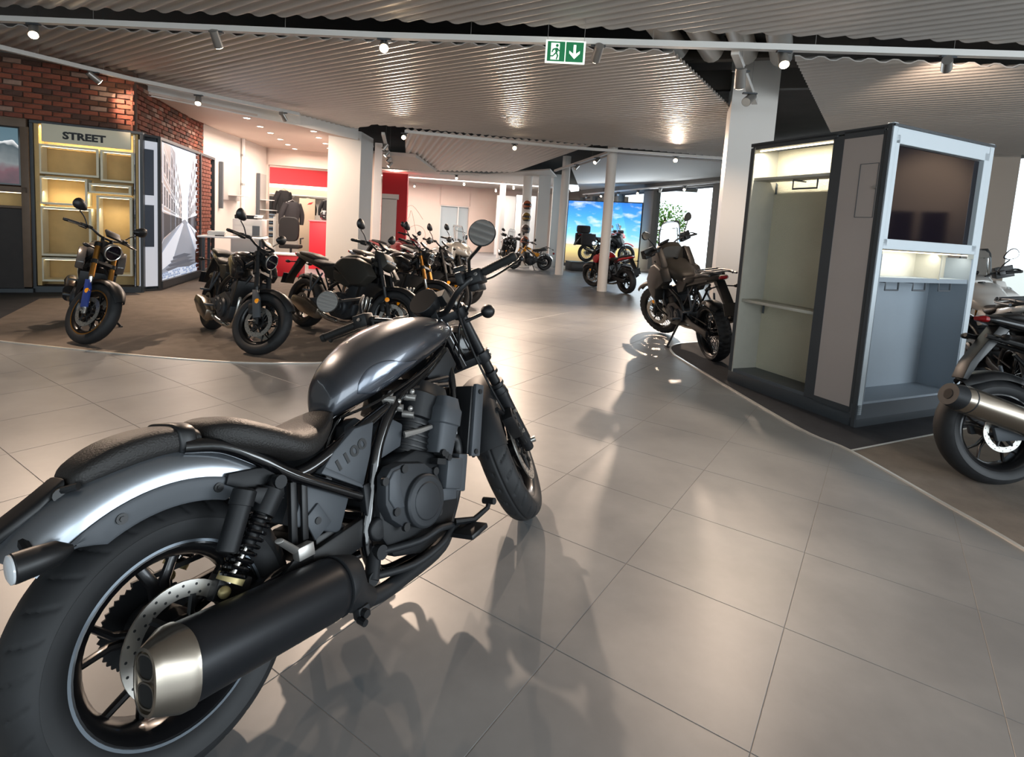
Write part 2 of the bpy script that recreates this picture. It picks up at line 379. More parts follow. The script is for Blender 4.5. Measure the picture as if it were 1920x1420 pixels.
# window wall on the right rear, with piers and frames, and the trees outside
WA, WB = (3.05, 28.4), (6.27, 17.1); Fw2 = frame_on(WA, (9.0, 7.55)); LWW = 17.05
sill = M(); sill.box((LWW/2, .15, .06), (LWW, .3, .12)).box((LWW/2, .15, 3.32), (LWW, .3, .5))
for x, w in ((-.6, 1.6), (1.6, .25), (3.0, .25), (4.4, .2), (7.05, .75), (11.2, .30), (14.6, .25), (16.9, .35)): sill.box((x, .15, 1.75), (w, .3, 3.3))
wr_ = struct(sill.build('wall_right', mat('pier_paint', '8c8883', .7), smooth=False)); wr_.matrix_world = Fw2
xs = [.2, 1.6, 3.0, 4.4, 7.05, 11.2, 14.6, 16.9]
for k in range(len(xs)-1):
    g = struct(M().box(((xs[k]+xs[k+1])/2, .18, 1.6), (xs[k+1]-xs[k], .012, 2.95)).build('window_%d' % (k+1), m_glass, smooth=False)); g.matrix_world = Fw2
    f = M()
    for x in (xs[k]+.16, xs[k+1]-.16): f.box((x, .18, 1.6), (.06, .08, 3.0))
    for z in (.15, 3.04): f.box(((xs[k]+xs[k+1])/2, .18, z), (xs[k+1]-xs[k]-.2, .08, .06))
    f.build('window_frame', m_frame, g)
# beige wall and glazing further right
FR = frame_on((7.75, 12.0), (9.6, 11.0)); o = struct(M().box((1.05, .1, 1.7), (2.1, .2, 3.4)).build('wall_right_near', m_beige, smooth=False)); o.matrix_world = FR
g = struct(M().box((0, 0, 1.6), (.02, 2.2, 3.0)).build('window_8', m_glass, smooth=False)); g.location = (9.9, 9.4, 0)
M().box((0, 1.1, 1.6), (.08, .1, 3.1)).box((0, -1.1, 1.6), (.08, .1, 3.1)).box((0, 0, .1), (.08, 2.2, .2)).box((0, 0, 3.15), (.08, 2.2, .1)).build('window_frame', m_frame, g)
# rest of the shell beyond the frame: left wall, glazed front behind the camera
struct(M().box((-13.2, 2.0, 1.7), (.3, 14, 3.4)).build('wall_far_side', m_wall, smooth=False))
ff = M()
for x in range(-13, 11, 3): ff.box((x, -5, 1.7), (.12, .2, 3.4))
ff.box((-1, -5, .1), (24, .2, .2)).box((-1, -5, 3.3), (24, .2, .25))
struct(ff.build('window_front', m_frame, smooth=False))
struct(M().box((10.3, 4.9, 1.7), (.25, 6.6, 3.4)).build('wall_right_side', m_beige, smooth=False))
# outside: paving and trees
ground = struct(M().flat([(-60, -60), (90, -60), (90, 90), (-60, 90)], -.6, -.3).build('ground_outside', mat('paving', 'b9b6ae', .9), smooth=False))
m_leaf = mat('leaves', '6f9a3c', .8, var=.35, vscale=3); m_bark = mat('bark', '5b4a3a', .9)
for k, (x, y, s_) in enumerate(((13.4, 29.0, 2.3), (15.5, 23.5, 2.3), (9.5, 36, 2.6))):
    t = thing('tree', ['bushy green tree outside behind the sky picture wall', 'bushy green tree outside the large rear window beside the pillar', 'green tree outside at the far end of the window wall'][k], 'tree', (x, y, -.3), k*1.3)
    M().tube([(0, 0, 0), (.05, 0, 1.5), (0, .1, 3.0)], [.16, .12, .08], 8).build('trunk', m_bark, t)
    c = M(); rr = random.Random(k)
    for q in range(1100):
        d = Vector((rr.gauss(0, 1), rr.gauss(0, 1), rr.gauss(0, .9))).normalized()*rr.uniform(.55, 1)*s_*.62
        p = d+Vector((0, 0, 2.4)); e = Vector((rr.gauss(0, 1), rr.gauss(0, 1), rr.gauss(0, 1))).normalized()*.10; f_ = d.cross(e).normalized()*.06
        c.add([p-e, p+f_, p+e, p-f_], [(0, 1, 2, 3)])
    c.build('foliage', m_leaf, t, smooth=False)['kind'] = 'stuff'

# ------------------------------------------------------------------ ceiling: dark void, hung corrugated sheets, beams and ducts
ceil_ = struct(M().flat([(-16, -6), (14, -6), (14, 34), (-16, 34)], 4.15, 4.35).build('ceiling', m_void, smooth=False))
def corrugated(poly, ang, z=3.3, lam=.127, amp=.016, name='corrugated_sheet', seg=6, m=None):
    """sheet with waves running along ang, trimmed to the convex outline"""
    d = Vector((cos(ang), sin(ang), 0)); n = Vector((-d.y, d.x, 0)); P = [Vector((x, y, 0)) for x, y in poly]
    us = [p.dot(d) for p in P]; ws_ = [p.dot(n) for p in P]
    u0, u1, w0, w1 = min(us)-.1, max(us)+.1, min(ws_)-.1, max(ws_)+.1; k = int((w1-w0)/lam*seg)+1
    bm = bmesh.new(); prev = None
    for i in range(k+1):
        w = w0+i*lam/seg; ph = 2*pi*w/lam; zz = z+amp*max(-1, min(1, 1.35*sin(ph)))
        a = bm.verts.new(d*u0+n*w+Vector((0, 0, zz))); b = bm.verts.new(d*u1+n*w+Vector((0, 0, zz)))
        if prev: bm.faces.new((prev[0], prev[1], b, a))
        prev = (a, b)
    area = sum(P[i].x*P[(i+1) % len(P)].y-P[(i+1) % len(P)].x*P[i].y for i in range(len(P)))
    for i in range(len(P)):
        e = P[(i+1) % len(P)]-P[i]; nn = Vector((e.y, -e.x, 0))*(1 if area > 0 else -1)
        g_ = bm.verts[:]+bm.edges[:]+bm.faces[:]
        bmesh.ops.bisect_plane(bm, geom=g_, plane_co=P[i], plane_no=nn, clear_outer=True)
    ex = bmesh.ops.extrude_face_region(bm, geom=bm.faces[:])
    bmesh.ops.translate(bm, verts=[v for v in ex['geom'] if isinstance(v, bmesh.types.BMVert)], vec=(0, 0, .012))
    bmesh.ops.recalc_face_normals(bm, faces=bm.faces)
    for f in bm.faces: f.smooth = True
    for e in bm.edges: e.smooth = not (len(e.link_faces) == 2 and e.calc_face_angle(0) > R(50))
    me = bpy.data.meshes.new(name); bm.to_mesh(me); bm.free(); me.materials.append(m or m_corr)
    o = bpy.data.objects.new(name, me); col.objects.link(o); o.parent = ceil_; return o
RA = -YAW-.02
corrugated([(-9.5, 6.3), (-5.46, 6.02), (-.16, 5.69), (4.56, 5.38), (9.0, 5.05), (9.0, -4.5), (-9.5, -4.5)], RA, seg=8)
corrugated([(-7.3, 6.80), (1.55, 6.18), (3.21, 8.74), (4.95, 13.36), (-3.04, 11.84), (-6.11, 8.99), (-6.87, 7.55)], RA, seg=8)
corrugated([(-3.04, 11.84), (-3.62, 12.5), (-6.11, 8.99)], RA, seg=8)
corrugated([(2.81, 6.11), (9.5, 5.65), (9.5, 10.7), (9.12, 10.81), (6.0, 10.9)], RA, seg=8)
corrugated([(-2.51, 12.3), (1.58, 12.85), (-.2, 20.0), (-1.31, 20.5), (-4.31, 21.73)], R(104), lam=.16, amp=.02)
far_p = M(); far_p.flat([(2.33, 14.0), (7.5, 14.4), (6.3, 17.1), (2.9, 26.5), (1.6, 17.6)], 3.3, 3.34)
far_p.flat([(-12, 22.4), (-1.2, 21.4), (1.0, 18.5), (2.6, 28), (2.4, 31), (-12, 27)], 3.3, 3.34)
far_p.build('flat_panel', m_slab, ceil_, smooth=False)
# white fascia and low plaster ceiling over the side room
fs = M(); FA = [(-6.11, 9.03), (-4.35, 11.25), (-3.62, 12.7)]
for a, b in zip(FA[:-1], FA[1:]):
    f_ = frame_on(a, b); L_ = (Vector(a)-Vector(b)).length
    for c_ in [(0, .02, 3.08), ]: fs.add([f_ @ Vector(p) for p in ((0, .0, 3.08), (L_, .0, 3.08), (L_, .04, 3.08), (0, .04, 3.08), (0, .0, 3.4), (L_, .0, 3.4), (L_, .04, 3.4), (0, .04, 3.4))], [(0, 1, 5, 4), (2, 3, 7, 6), (0, 3, 2, 1), (4, 5, 6, 7), (0, 4, 7, 3), (1, 2, 6, 5)])
struct(fs.build('trim_1', m_white, smooth=False))
struct(M().flat([(-6.2, 8.95), (-5.9, 9.2), (-4.35, 11.3), (-3.66, 12.72), (-3.6, 14), (-5.2, 15.85), (-7.2, 15.6), (-6.6, 12)], 3.1, 3.14).build('ceiling_side_room', m_pinkwall, smooth=False))
# beams and round ducts in the void
vd = M()
for p, q in (((-3.9, 12.9, 3.75), (2.6, 13.5, 3.75)), ((1.2, 7.6, 3.7), (3.9, 6.7, 3.7)), ((2.0, 8.9, 3.7), (4.6, 8.0, 3.7)), ((-7, 6.6, 3.8), (5, 5.7, 3.8))):
    d = (Vector(q)-Vector(p)); a = math.atan2(d.y, d.x)
    vd.box((Vector(p)+Vector(q))/2, (d.length, .12, .28), Matrix.Rotation(a, 3, 'Z'))
vd.build('beam', mat('beam_grey', '5a5652', .7), ceil_, smooth=False)
m_duct = mat('duct_paint', 'c9c6c0', .45)
for k in range(4):
    x = 1.05+k*.42
    M().tube([(x-.3, 4.9, 3.55), (x+.25, 6.0, 3.55), (x+.75, 7.0, 3.6), (x+.95, 7.4, 3.9)], .13, 14).build('round_duct', m_duct, ceil_)

# ------------------------------------------------------------------ columns
def column(x, y, r, z1, n):
    o = struct(M().cyl((0, 0, 0), (0, 0, z1), r, 28).build('wall_column_%d' % n, m_col)); o.location = (x, y, 0); return o
column(2.11, 13.1, .115, 3.34, 1); column(1.42, 17.25, .125, 3.6, 2); column(-.65, 24.5, .13, 3.4, 3)
column(.35, 21.2, .17, 3.4, 4)
bc = struct(M().flat([(2.9, 8.05), (3.54, 8.05), (3.74, 8.6), (3.1, 8.75)], 0, 4.15).build('wall_column_5', m_col, smooth=False))
for k, (x, y) in enumerate(((.95, 20.6), (1.5, 21.0))):
    struct(M().box((0, 0, 1.7), (.42, .42, 3.4)).build('wall_column_%d' % (6+k), mat('pale_column', 'd5d8d8', .6), smooth=False)).location = (x, y, 0)
# ------------------------------------------------------------------ lamps on tracks
m_track = mat('track_white', 'dedcd8', .5); m_alu = mat('brushed_aluminium', 'a9a6a2', .35, .7)
m_lens_on = mat('lamp_lens_lit', 'fff0dc', .3, emit=32, ecol='ffe2b8'); m_lens_off = mat('lamp_lens_off', 'cfcac2', .2)
m_lens_mid = mat('lamp_lens_glow', 'fff0dc', .3, emit=14, ecol='ffe9cf')
WARM = (1.0, .76, .58)
TRACKS = []
def track(pts, label, z=3.15, w=.035, h=.055):
    o = pts[0]; t = thing('lighting_track', label, 'track', (*o, z)); m = M(); rs = []
    P = [Vector((x-o[0], y-o[1], 0)) for x, y in pts]
    for i, p in enumerate(P):
        d = (P[min(i+1, len(P)-1)]-P[max(i-1, 0)]).normalized(); n = Vector((-d.y, d.x, 0))*w
        rs.append([p-n, p+n, p+n+Vector((0, 0, h)), p-n+Vector((0, 0, h))])
    m.rings(rs).build('rail', m_track, t, smooth=False)
    for a, b in zip(P[:-1], P[1:]):
        for f in (.25, .75): q = a.lerp(b, f); M().cyl(q+Vector((0, 0, h)), q+Vector((0, 0, 4.16-z)), .002, 5).build('suspension_wire', m_alu, t)
    TRACKS.append([Vector((x, y, z)) for x, y in pts]); return t
track([(-8.0, 6.25), (-5.5, 6.06), (-1.44, 5.84), (2.08, 5.5), (4.5, 5.28), (8.5, 4.9)], 'long white lamp track running under the dark ceiling gap across the whole room')
track([(-7.6, 6.0), (-6.52, 7.18), (-5.78, 8.50), (-4.1, 10.52)], 'white lamp track beside the brick wall above the STREET shelf')
track([(-2.4, 11.75), (1.0, 12.55), (4.6, 12.75)], 'white lamp track crossing behind the front corrugated ceiling sheet')
track([(2.0, 5.6), (3.0, 7.5)], 'short white lamp track slanting towards the square white column', 3.13)
track([(-2.95, 12.2), (-4.2, 18.6)], 'short lamp track with four lamps beside the white pillar')
track([(-6, 23.4), (1.5, 24.2)], 'far lamp track in front of the back wall')
track([(1.1, 17.5), (2.0, 12.9)], 'lamp track running between the round columns')
track([(3.0, 26.0), (5.9, 16.8)], 'lamp track along the top of the rear windows', 3.05)
track([(-2.9, 20.9), (-1.4, 20.5)], 'very short lamp track below the ribbed ceiling sheet')
track([(8.9, 3.0), (8.9, 5.4)], 'lamp track in front of the beige right wall')
def spotlight(x, y, aim, lit, label, energy=0, z=3.0, k=1., big=False):
    """cylinder spot hung from a track; lit: 0 off, 1 glowing, 2 facing us brightly"""
    x, y, z = x*1.048, y*1.048, z+.08; best = (9, None)
    for P in TRACKS:                                               # every spot hangs from the track nearest to it
        for a, b in zip(P[:-1], P[1:]):
            q = Vector((x, y, 0)); a2 = Vector((a.x, a.y, 0)); e = Vector((b.x, b.y, 0))-a2; f = max(0, min(1, (q-a2).dot(e)/e.length_squared)); p = a2+e*f
            if (p-q).length < best[0]: best = ((p-q).length, p, a.z)
    if best[0] < 1.3: x, y, z = best[1].x, best[1].y, best[2]-.0735
    t = thing('spotlight', label, 'lamp', (x, y, z), 0, 'spotlights on the ceiling tracks')
    d = Vector(aim)-Vector((x, y, z)); d.normalize()
    M().box((0, 0, .065), (.14*k, .035*k, .016)).build('track_adapter', m_dark, t)
    M().tube([(0, 0, .06), (0, 0, .02*k)], .010, 6).build('arm', m_dark, t)
    a, b = -d*.085*k, d*.085*k; r = .046*k
    M().tube([a, b-d*.004, b], [r*.94, r, r], 16).build('housing', m_alu, t)
    ln = M().tube([b+d*.001, b+d*.004], [r*.9, r*.9], 16).build('lens', [m_lens_off, m_lens_mid, m_lens_on][lit], t)
    if energy:
        lo = light('SPOT', 'lamp_light', (0, 0, 0), energy, WARM, spot_size=R(78), spot_blend=.8, shadow_soft_size=.045)
        lo.parent = t; lo.location = d*(.115*k); lo.rotation_euler = d.to_track_quat('-Z', 'Y').to_euler()
    return t
E1 = 380
spotlight(-4.9, 5.80, (-3.5, 4.0, .6), 2, 'lit spotlight on the long track nearest the left edge', E1)
spotlight(-3.03, 5.66, (-3.2, 8.2, .6), 2, 'dark spotlight on the long track left of the brightest lamp', 330)
spotlight(-1.37, 5.55, (-.4, 1.4, .6), 2, 'brightest lit spotlight on the long track above the cruiser', E1*1.8)
spotlight(.66, 5.42, (.2, 9.5, .4), 2, 'spotlight facing away on the long track beside the green exit sign', 620)
spotlight(2.31, 5.3, (2.1, 3.6, .6), 2, 'lit spotlight on the long track in front of the square column', E1*.7)
spotlight(3.69, 5.25, (8.2, 11.2, 1.6), 2, 'spotlight facing away on the long track above the cabinet at right', 150)
spotlight(-5.78, 7.71, (-5.3, 9.2, 2.2), 2, 'small pale spotlight in front of the upper brick wall', 60)
spotlight(-5.05, 8.85, (-4.6, 7.6, .6), 2, 'lit spotlight on the brick wall track by the white fascia', E1*.8)
spotlight(-4.23, 9.93, (-4.0, 13.0, 1.4), 2, 'grey spotlight facing away near the end of the brick wall track', 400)
spotlight(2.12, 5.82, (2.9, 7.6, 1.0), 1, 'larger spotlight on the short slanting track, nearer end', 130, 2.98, 1.25)
spotlight(2.61, 6.61, (2.3, 6.5, 2.7), 0, 'spotlight at the tip of the short slanting track', 0, 2.98, 1.2)
spotlight(-2.89, 10.78, (-2.2, 5.5, .5), 2, 'bright lit spotlight beside the top of the white pillar', E1*1.5)
spotlight(-.02, 11.27, (.2, 6.0, .3), 2, 'bright lit spotlight in the middle below the corrugated ceiling', E1*1.7)
spotlight(3.3, 11.99, (1.2, 4.5, .2), 2, 'bright lit spotlight right of the round columns', E1*2.6)
spotlight(-4.89, 22.39, (-3.5, 14, .5), 2, 'bright lit spotlight far back beside the red wall', E1*1.6)
for i, (x, y) in enumerate(((-3.12, 12.95), (-3.46, 14.19), (-3.61, 15.57), (-3.96, 16.91))):
    spotlight(x, y, (x-1.2, y+.3, 1.6), 0 if i in (0, 2) else 1, ['nearest', 'second', 'third', 'farthest'][i]+' of the four spotlights on the short track by the pillar', 120 if i in (1, 3) else 0)
for i, (x, y) in enumerate(((-2.15, 19.85), (-2.2, 22.95), (-4.73, 25.85), (-1.0, 25.6), (-.3, 24.0), (.4, 23.0))):
    spotlight(x, y, (x+.2, y-1.2, 1.3), 1, 'small spotlight glowing far back, '+['below the ribbed ceiling sheet', 'left of the back door', 'by the red wall end', 'above the back door', 'above the first white partition', 'above the second white partition'][i], 120)
for i, (x, y) in enumerate(((1.42, 14.59), (1.75, 13.06))):
    spotlight(x, y, (x-.5, y+.1, 2.4), i, ['spotlight on the column track, left and farther', 'spotlight on the column track right of the second column'][i], 0)
for i, (x, y) in enumerate(((3.35, 24.6), (3.75, 23.2), (4.2, 21.8), (4.65, 20.4), (5.1, 19.0), (5.55, 17.7))):
    spotlight(x, y, (x-.8, y-.6, 1.6), 1 if i % 2 else 0, ['first', 'second', 'third', 'fourth', 'fifth', 'sixth'][i]+' spotlight from the left on the track along the rear windows', 0, 2.88)
for i, (x, y) in enumerate(((-5.19, 10.8), (-5.37, 11.75), (-5.52, 12.58), (-5.71, 13.54), (-5.9, 14.46), (-6.05, 15.29), (-4.34, 11.95), (-4.55, 12.86), (-4.72, 13.8), (-4.92, 14.7))):
    t = thing('downlight', 'round recessed downlight in the side room ceiling, '+['first', 'second', 'third', 'fourth', 'fifth', 'last', 'first', 'second', 'third', 'last'][i]+(' of the left row' if i < 6 else ' of the right row'), 'lamp', (x, y, 3.1), 0, 'recessed downlights of the side room')
    M().disc((0, 0, -.004), (0, 0, 1), .085, .01, 20, .06).build('rim', m_white, t); M().disc((0, 0, -.002), (0, 0, 1), .06, .006, 18).build('lens', m_lens_mid, t)
light('AREA', 'side_room_light', (-5.4, 13.2, 3.0), 190, (1, .84, .74), (-5.4, 13.2, 0), shape='RECTANGLE', size=1.6, size_y=4)
light('AREA', 'shop_light', (-8.0, 17.8, 3.1), 170, (1, .90, .78), (-8, 17.8, 0), shape='RECTANGLE', size=4, size_y=2)
light('AREA', 'rear_hall_light', (-2.5, 25, 3.2), 520, (1, .86, .78), (-2.5, 25, 0), shape='RECTANGLE', size=7, size_y=4)

spotlight(8.5, 3.9, (10.17, 3.95, 2.45), 2, 'spotlight lighting the two dark screens on the right wall', 120)
for i, y in enumerate((3.66, 4.14)):
    t = thing('wall_screen', ['dark wall screen on the beige right wall, nearer one', 'dark wall screen on the beige right wall, farther one'][i], 'screen', (10.155, y, 1.78)); M().box((0, 0, 0), (.04, .38, .62)).build('panel', m_dark, t, bevel=.004); M().box((-.022, 0, 0), (.006, .35, .58)).build('glass', mat('wall_screen_glass', '1a1518', .1), t)
# exit sign
ex = thing('exit_sign', 'green and white emergency exit sign with running figure and down arrow', 'sign', (.36, 5.42, 3.0), R(-2))
m_sg = mat('sign_green', '1d7a4c', .4, emit=.25); m_sw = mat('sign_white', 'f0f6ea', .4, emit=.8)
M().box((0, 0, .0), (.37, .022, .205)).build('sign_panel', m_sw, ex, bevel=.004)
M().box((-.086, -.0125, 0), (.163, .004, .178)).box((.086, -.0125, 0), (.163, .004, .178)).build('green_field', m_sg, ex)
fg = M(); y0, y1 = -.0145, -.0155
fg.cur = 0; fg.prism([(-.135, -.075), (-.055, -.075), (-.055, .075), (-.135, .075)], y0, y1)
fg.build('door_mark', m_sw, ex, smooth=False)
fg = M(); y0, y1 = -.0156, -.0165
fg.prism([(-.078+.014*cos(a*pi/6), .052+.014*sin(a*pi/6)) for a in range(12)], y0, y1)
for pl_ in ([(-.10, .028), (-.075, .034), (-.068, -.008), (-.09, -.012)], [(-.09, -.008), (-.075, -.012), (-.062, -.04), (-.075, -.075), (-.086, -.07), (-.077, -.042)], [(-.088, -.004), (-.078, -.014), (-.112, -.048), (-.14, -.05), (-.14, -.038), (-.115, -.036)], [(-.10, .028), (-.12, .02), (-.128, -.01), (-.119, -.013), (-.11, .008), (-.095, .016)], [(-.075, .034), (-.058, .012), (-.038, .014), (-.038, .004), (-.062, .0), (-.08, .02)]): fg.prism(pl_, y0, y1)
fg.build('running_figure', m_sg, ex, smooth=False)
M().prism([(.074, .065), (.098, .065), (.098, -.015), (.135, .012), (.135, -.012), (.086, -.062), (.037, -.012), (.037, .012), (.074, -.015)], -.0145, -.0158).build('arrow', m_sw, ex, smooth=False)
for x in (-.17, .17): M().cyl((x, 0, .1), (x, 0, 1.155), .002, 5).build('suspension_wire', m_alu, ex)
sd = thing('smoke_detector', 'round white smoke detector under the corrugated ceiling', 'detector', (-.34, 10.1, 3.268)); M().lathe([(.055, .04), (.055, .015), (.04, 0), (.01, -.006)], (0, 0, 0), (0, 0, 1), 18).build('body', m_white, sd)

# ------------------------------------------------------------------ STREET shelf, screen unit and street picture light box on the left
m_wood = mat('light_ply', 'c9a86f', .55, var=.10, vscale=5); m_cream = mat('cream_board', 'e3dcc4', .5); m_shade = mat('dark_brown_board', '4b3f36', .6, var=.1, vscale=6)
m_led = mat('led_line', 'fff3d6', .4, emit=3, ecol='ffe9bd'); m_black = mat('black_plastic', '17181a', .45)
def boxframe(m, x0, x1, z0, z1, y0, y1, w=.03):
    m.box(((x0+x1)/2, (y0+y1)/2, z1-w/2), (x1-x0, y1-y0, w)).box(((x0+x1)/2, (y0+y1)/2, z0+w/2), (x1-x0, y1-y0, w))
    m.box((x0+w/2, (y0+y1)/2, (z0+z1)/2), (w, y1-y0, z1-z0-2*w)).box((x1-w/2, (y0+y1)/2, (z0+z1)/2), (w, y1-y0, z1-z0-2*w)); return m
sh = thing('display_shelf', 'tall lit box shelf with STREET sign set into the brick wall', 'shelf'); sh.matrix_world = Fs
boxframe(M(), -.04, 1.30, .0, 2.43, -.02, .36, .04).build('outer_frame', m_dark, sh, bevel=.003, seg=1)
M().box((.63, .03, .045), (1.28, .14, .09)).build('plinth', m_dark, sh)
M().box((.63, .345, 1.25), (1.26, .03, 2.34)).build('back_board', m_wood, sh)
M().box((.03, .14, 1.25), (.05, .26, 2.3)).box((1.215, .2, 1.25), (.03, .3, 2.3)).build('side_board', m_wood, sh)
for x0, x1, z0, z1 in ((.045, .745, 1.70, 2.12), (.765, 1.175, 1.66, 2.115), (.045, .605, 1.27, 1.67), (.62, 1.14, 1.475, 1.62), (.045, .645, .53, 1.24), (.71, 1.15, .25, 1.447), (.045, .497, .155, .505)):
    b = boxframe(M(), x0, x1, z0, z1, .02, .30).build('box_frame', m_cream, sh, bevel=.002, seg=1)
    M().box(((x0+x1)/2, .05, z1-.034), (x1-x0-.08, .014, .006)).build('led_strip', m_led, b, smooth=False)
M().box((.623, .0, 2.275), (1.05, .05, .25)).build('sign_board', m_cream, sh, bevel=.003)
text('STREET', .138, m_black, sh, 'lettering', .003, Matrix.Translation((.59, -.028, 2.255)) @ Matrix.Rotation(R(90), 4, 'X'), 1.12, .0055)
M().box((.623, .05, 2.405), (1.1, .03, .012)).build('led_strip', m_led, sh)
for i, z in enumerate((2.38, 1.45, 1.25)):
    lo = light('AREA', 'shelf_led', (0, 0, 0), 3 if i else 6, (1, .86, .62), shape='RECTANGLE', size=1.1, size_y=.05); lo.parent = sh; lo.location = (.6, .08, z); lo.rotation_euler = (R(20), 0, 0)

tvu = thing('screen_unit', 'brown framed wall unit with a lit screen left of the STREET shelf', 'cabinet'); tvu.matrix_world = Fs
m_brown = mat('brown_veneer', '6a5747', .55, var=.12, vscale=6)
M().box((-.62, -.02, 2.37), (1.12, .1, .12)).box((-.085, -.02, 1.2), (.09, .1, 2.24)).box((-.62, -.02, 1.45), (1.12, .1, .08)).build('frame', m_brown, tvu, bevel=.003)
M().box((-.68, -.0, 1.91), (1.08, .05, .80)).build('screen', mat('screen_black', '08090b', .12, coat=.5), tvu)
m_pic = bpy.data.materials.new('screen_picture'); m_pic.use_nodes = True; _nt = m_pic.node_tree; _b = _nt.nodes['Principled BSDF']
_tc = _nt.nodes.new('ShaderNodeTexCoord'); _sx = _nt.nodes.new('ShaderNodeSeparateXYZ'); _nt.links.new(_tc.outputs['Object'], _sx.inputs[0])
_nz = _nt.nodes.new('ShaderNodeTexNoise'); _nz.inputs['Scale'].default_value = 5; _nt.links.new(_tc.outputs['Object'], _nz.inputs[0])
_mr = _nt.nodes.new('ShaderNodeMapRange'); _mr.inputs[1].default_value = 1.55; _mr.inputs[2].default_value = 2.28; _nt.links.new(_sx.outputs['Z'], _mr.inputs[0])
_ad = _nt.nodes.new('ShaderNodeMath'); _ad.operation = 'MULTIPLY_ADD'; _ad.inputs[1].default_value = .5; _nt.links.new(_nz.outputs['Fac'], _ad.inputs[0]); _nt.links.new(_mr.outputs[0], _ad.inputs[2])
_rp = _nt.nodes.new('ShaderNodeValToRGB'); _nt.links.new(_ad.outputs[0], _rp.inputs[0])
for p_, c_ in ((.25, '4a3038'), (.45, '6b3f48'), (.62, '767b7c'), (.9, '3d4a50'), (1.0, '55707c')):
    e_ = _rp.color_ramp.elements.new(p_); e_.color = (*lin(c_), 1)
_b.inputs['Base Color'].default_value = (0, 0, 0, 1); _nt.links.new(_rp.outputs[0], _b.inputs['Emission Color']); _b.inputs['Emission Strength'].default_value = .8; _b.inputs['Roughness'].default_value = .15
M().box((-.68, -.027, 1.91), (1.04, .004, .76)).build('picture', m_pic, tvu)
M().box((-.66, .25, 1.31), (1.05, .04, .20)).build('lit_niche_back', m_wood, tvu); M().box((-.66, .1, 1.205), (1.05, .3, .03)).build('niche_shelf', m_brown, tvu)
M().box((-.66, .02, 1.405), (1.0, .02, .01)).build('led_strip', m_led, tvu)
M().box((-.66, .0, .62), (1.05, .06, 1.12)).build('lower_panel', mat('dark_slat_board', '2c2522', .6, var=.15, vscale=9), tvu)
M().box((-.62, -.03, .03), (1.2, .14, .06)).build('plinth', m_dark, tvu)

M0 = (-5.62, 8.88); M1_ = (M0[0]-.246*3.2, M0[1]+.969*3.2); Fm = frame_on(M0, M1_)
mu = thing('light_box', 'backlit picture wall of a narrow city street beside the STREET shelf', 'light box'); mu.matrix_world = Fm
fr = M(); boxframe(fr, 0, 3.14, .0, 2.42, -.01, .22, .05); fr.box((1.57, .02, .09), (3.1, .1, .12)).box((2.12, .06, 1.2), (.05, .16, 2.4))
fr.build('frame', m_dark, mu, bevel=.003, seg=1)
pm = {n: mat('print_'+n, c, .35, emit=e, ecol=c) for n, c, e in (('sky', 'e6eefc', .8), ('house_pale', 'b9bdc6', .62), ('house_warm', 'b3a6a2', .62), ('house_grey', '8c9099', .6), ('house_white', 'd6dae2', .75), ('shade', '666b76', .5), ('window', '2f353f', .45), ('sill', 'dde1e8', .7), ('street', '8b919d', .6), ('pavement', 'c3c8d2', .75), ('wet', '59606d', .5), ('shopfront', '383c44', .45), ('cobble', 'a9b6cb', .8), ('cobble_dark', '8593aa', .7))}
pk = list(pm); pic = M(); _lay = [.030]
def patch(poly, k):
    _lay[0] -= .00004; pic.cur = pk.index(k); pic.add([(x, _lay[0], z) for x, z in poly], [tuple(range(len(poly)))])
VX, VZ = 1.30, 1.13
def persp(x, z, t): return (x+(VX-x)*t, z+(VZ-z)*t)
def clip(q): return [(min(max(x, .05), 2.1), min(max(z, .13), 2.36)) for x, z in q]
def side_rect(x, z0, z1, t0, t1, k): patch(clip([persp(x, z0, t0), persp(x, z0, t1), persp(x, z1, t1), persp(x, z1, t0)]), k)
patch([(.05, .13), (2.1, .13), (2.1, 2.36), (.05, 2.36)], 'sky')
patch([(.05, .13), (2.1, .13), (2.1, .80), (VX+.04, VZ), (VX-.04, VZ), (.05, .80)], 'street')
rm = random.Random(11)
for x0, blocks in ((-.35, ((0, .36, 4.6, 'house_pale'), (.36, .56, 5.2, 'house_warm'), (.56, .70, 4.9, 'house_grey'), (.70, .80, 5.6, 'house_white'), (.80, .90, 5.0, 'house_warm'))), (2.75, ((.30, .50, 4.2, 'house_warm'), (.50, .66, 4.6, 'house_white'), (.66, .78, 5.0, 'house_pale'), (.78, .90, 4.6, 'house_grey')))):
    for t0, t1, top, k in blocks:
        side_rect(x0, .62, top, t0, t1, k); n = 4 if t1-t0 > .3 else (3 if t1-t0 > .15 else 2)
        side_rect(x0, .66, 1.30, t0, t1, 'shopfront' if k != 'house_pale' else 'shade')
        for fl in range(4):
            z0 = 1.5+fl*.85
            side_rect(x0, z0-.16, z0-.12, t0, t1, 'sill')
            for c_ in range(n):
                a = t0+(t1-t0)*(c_+.22)/n; b = a+(t1-t0)/n*.5; q0, q1 = persp(x0, z0, a), persp(x0, z0+.5, a)
                if q1[1] < 2.33 and .06 < q0[0] < 2.09: side_rect(x0, z0-.03, z0+.54, a-.006, b+.006, 'sill'); side_rect(x0, z0, z0+.5, a, b, 'window'); side_rect(x0, z0+.24, z0+.27, a, b, 'shade')
patch([(.05, .55), persp(-.35, .62, .9), persp(.35, .3, .9), (.62, .42), (.05, .30)], 'pavement')
patch([(2.1, .66), persp(2.75, .62, .9), persp(2.3, .3, .9), (1.95, .50), (2.1, .46)], 'pavement')
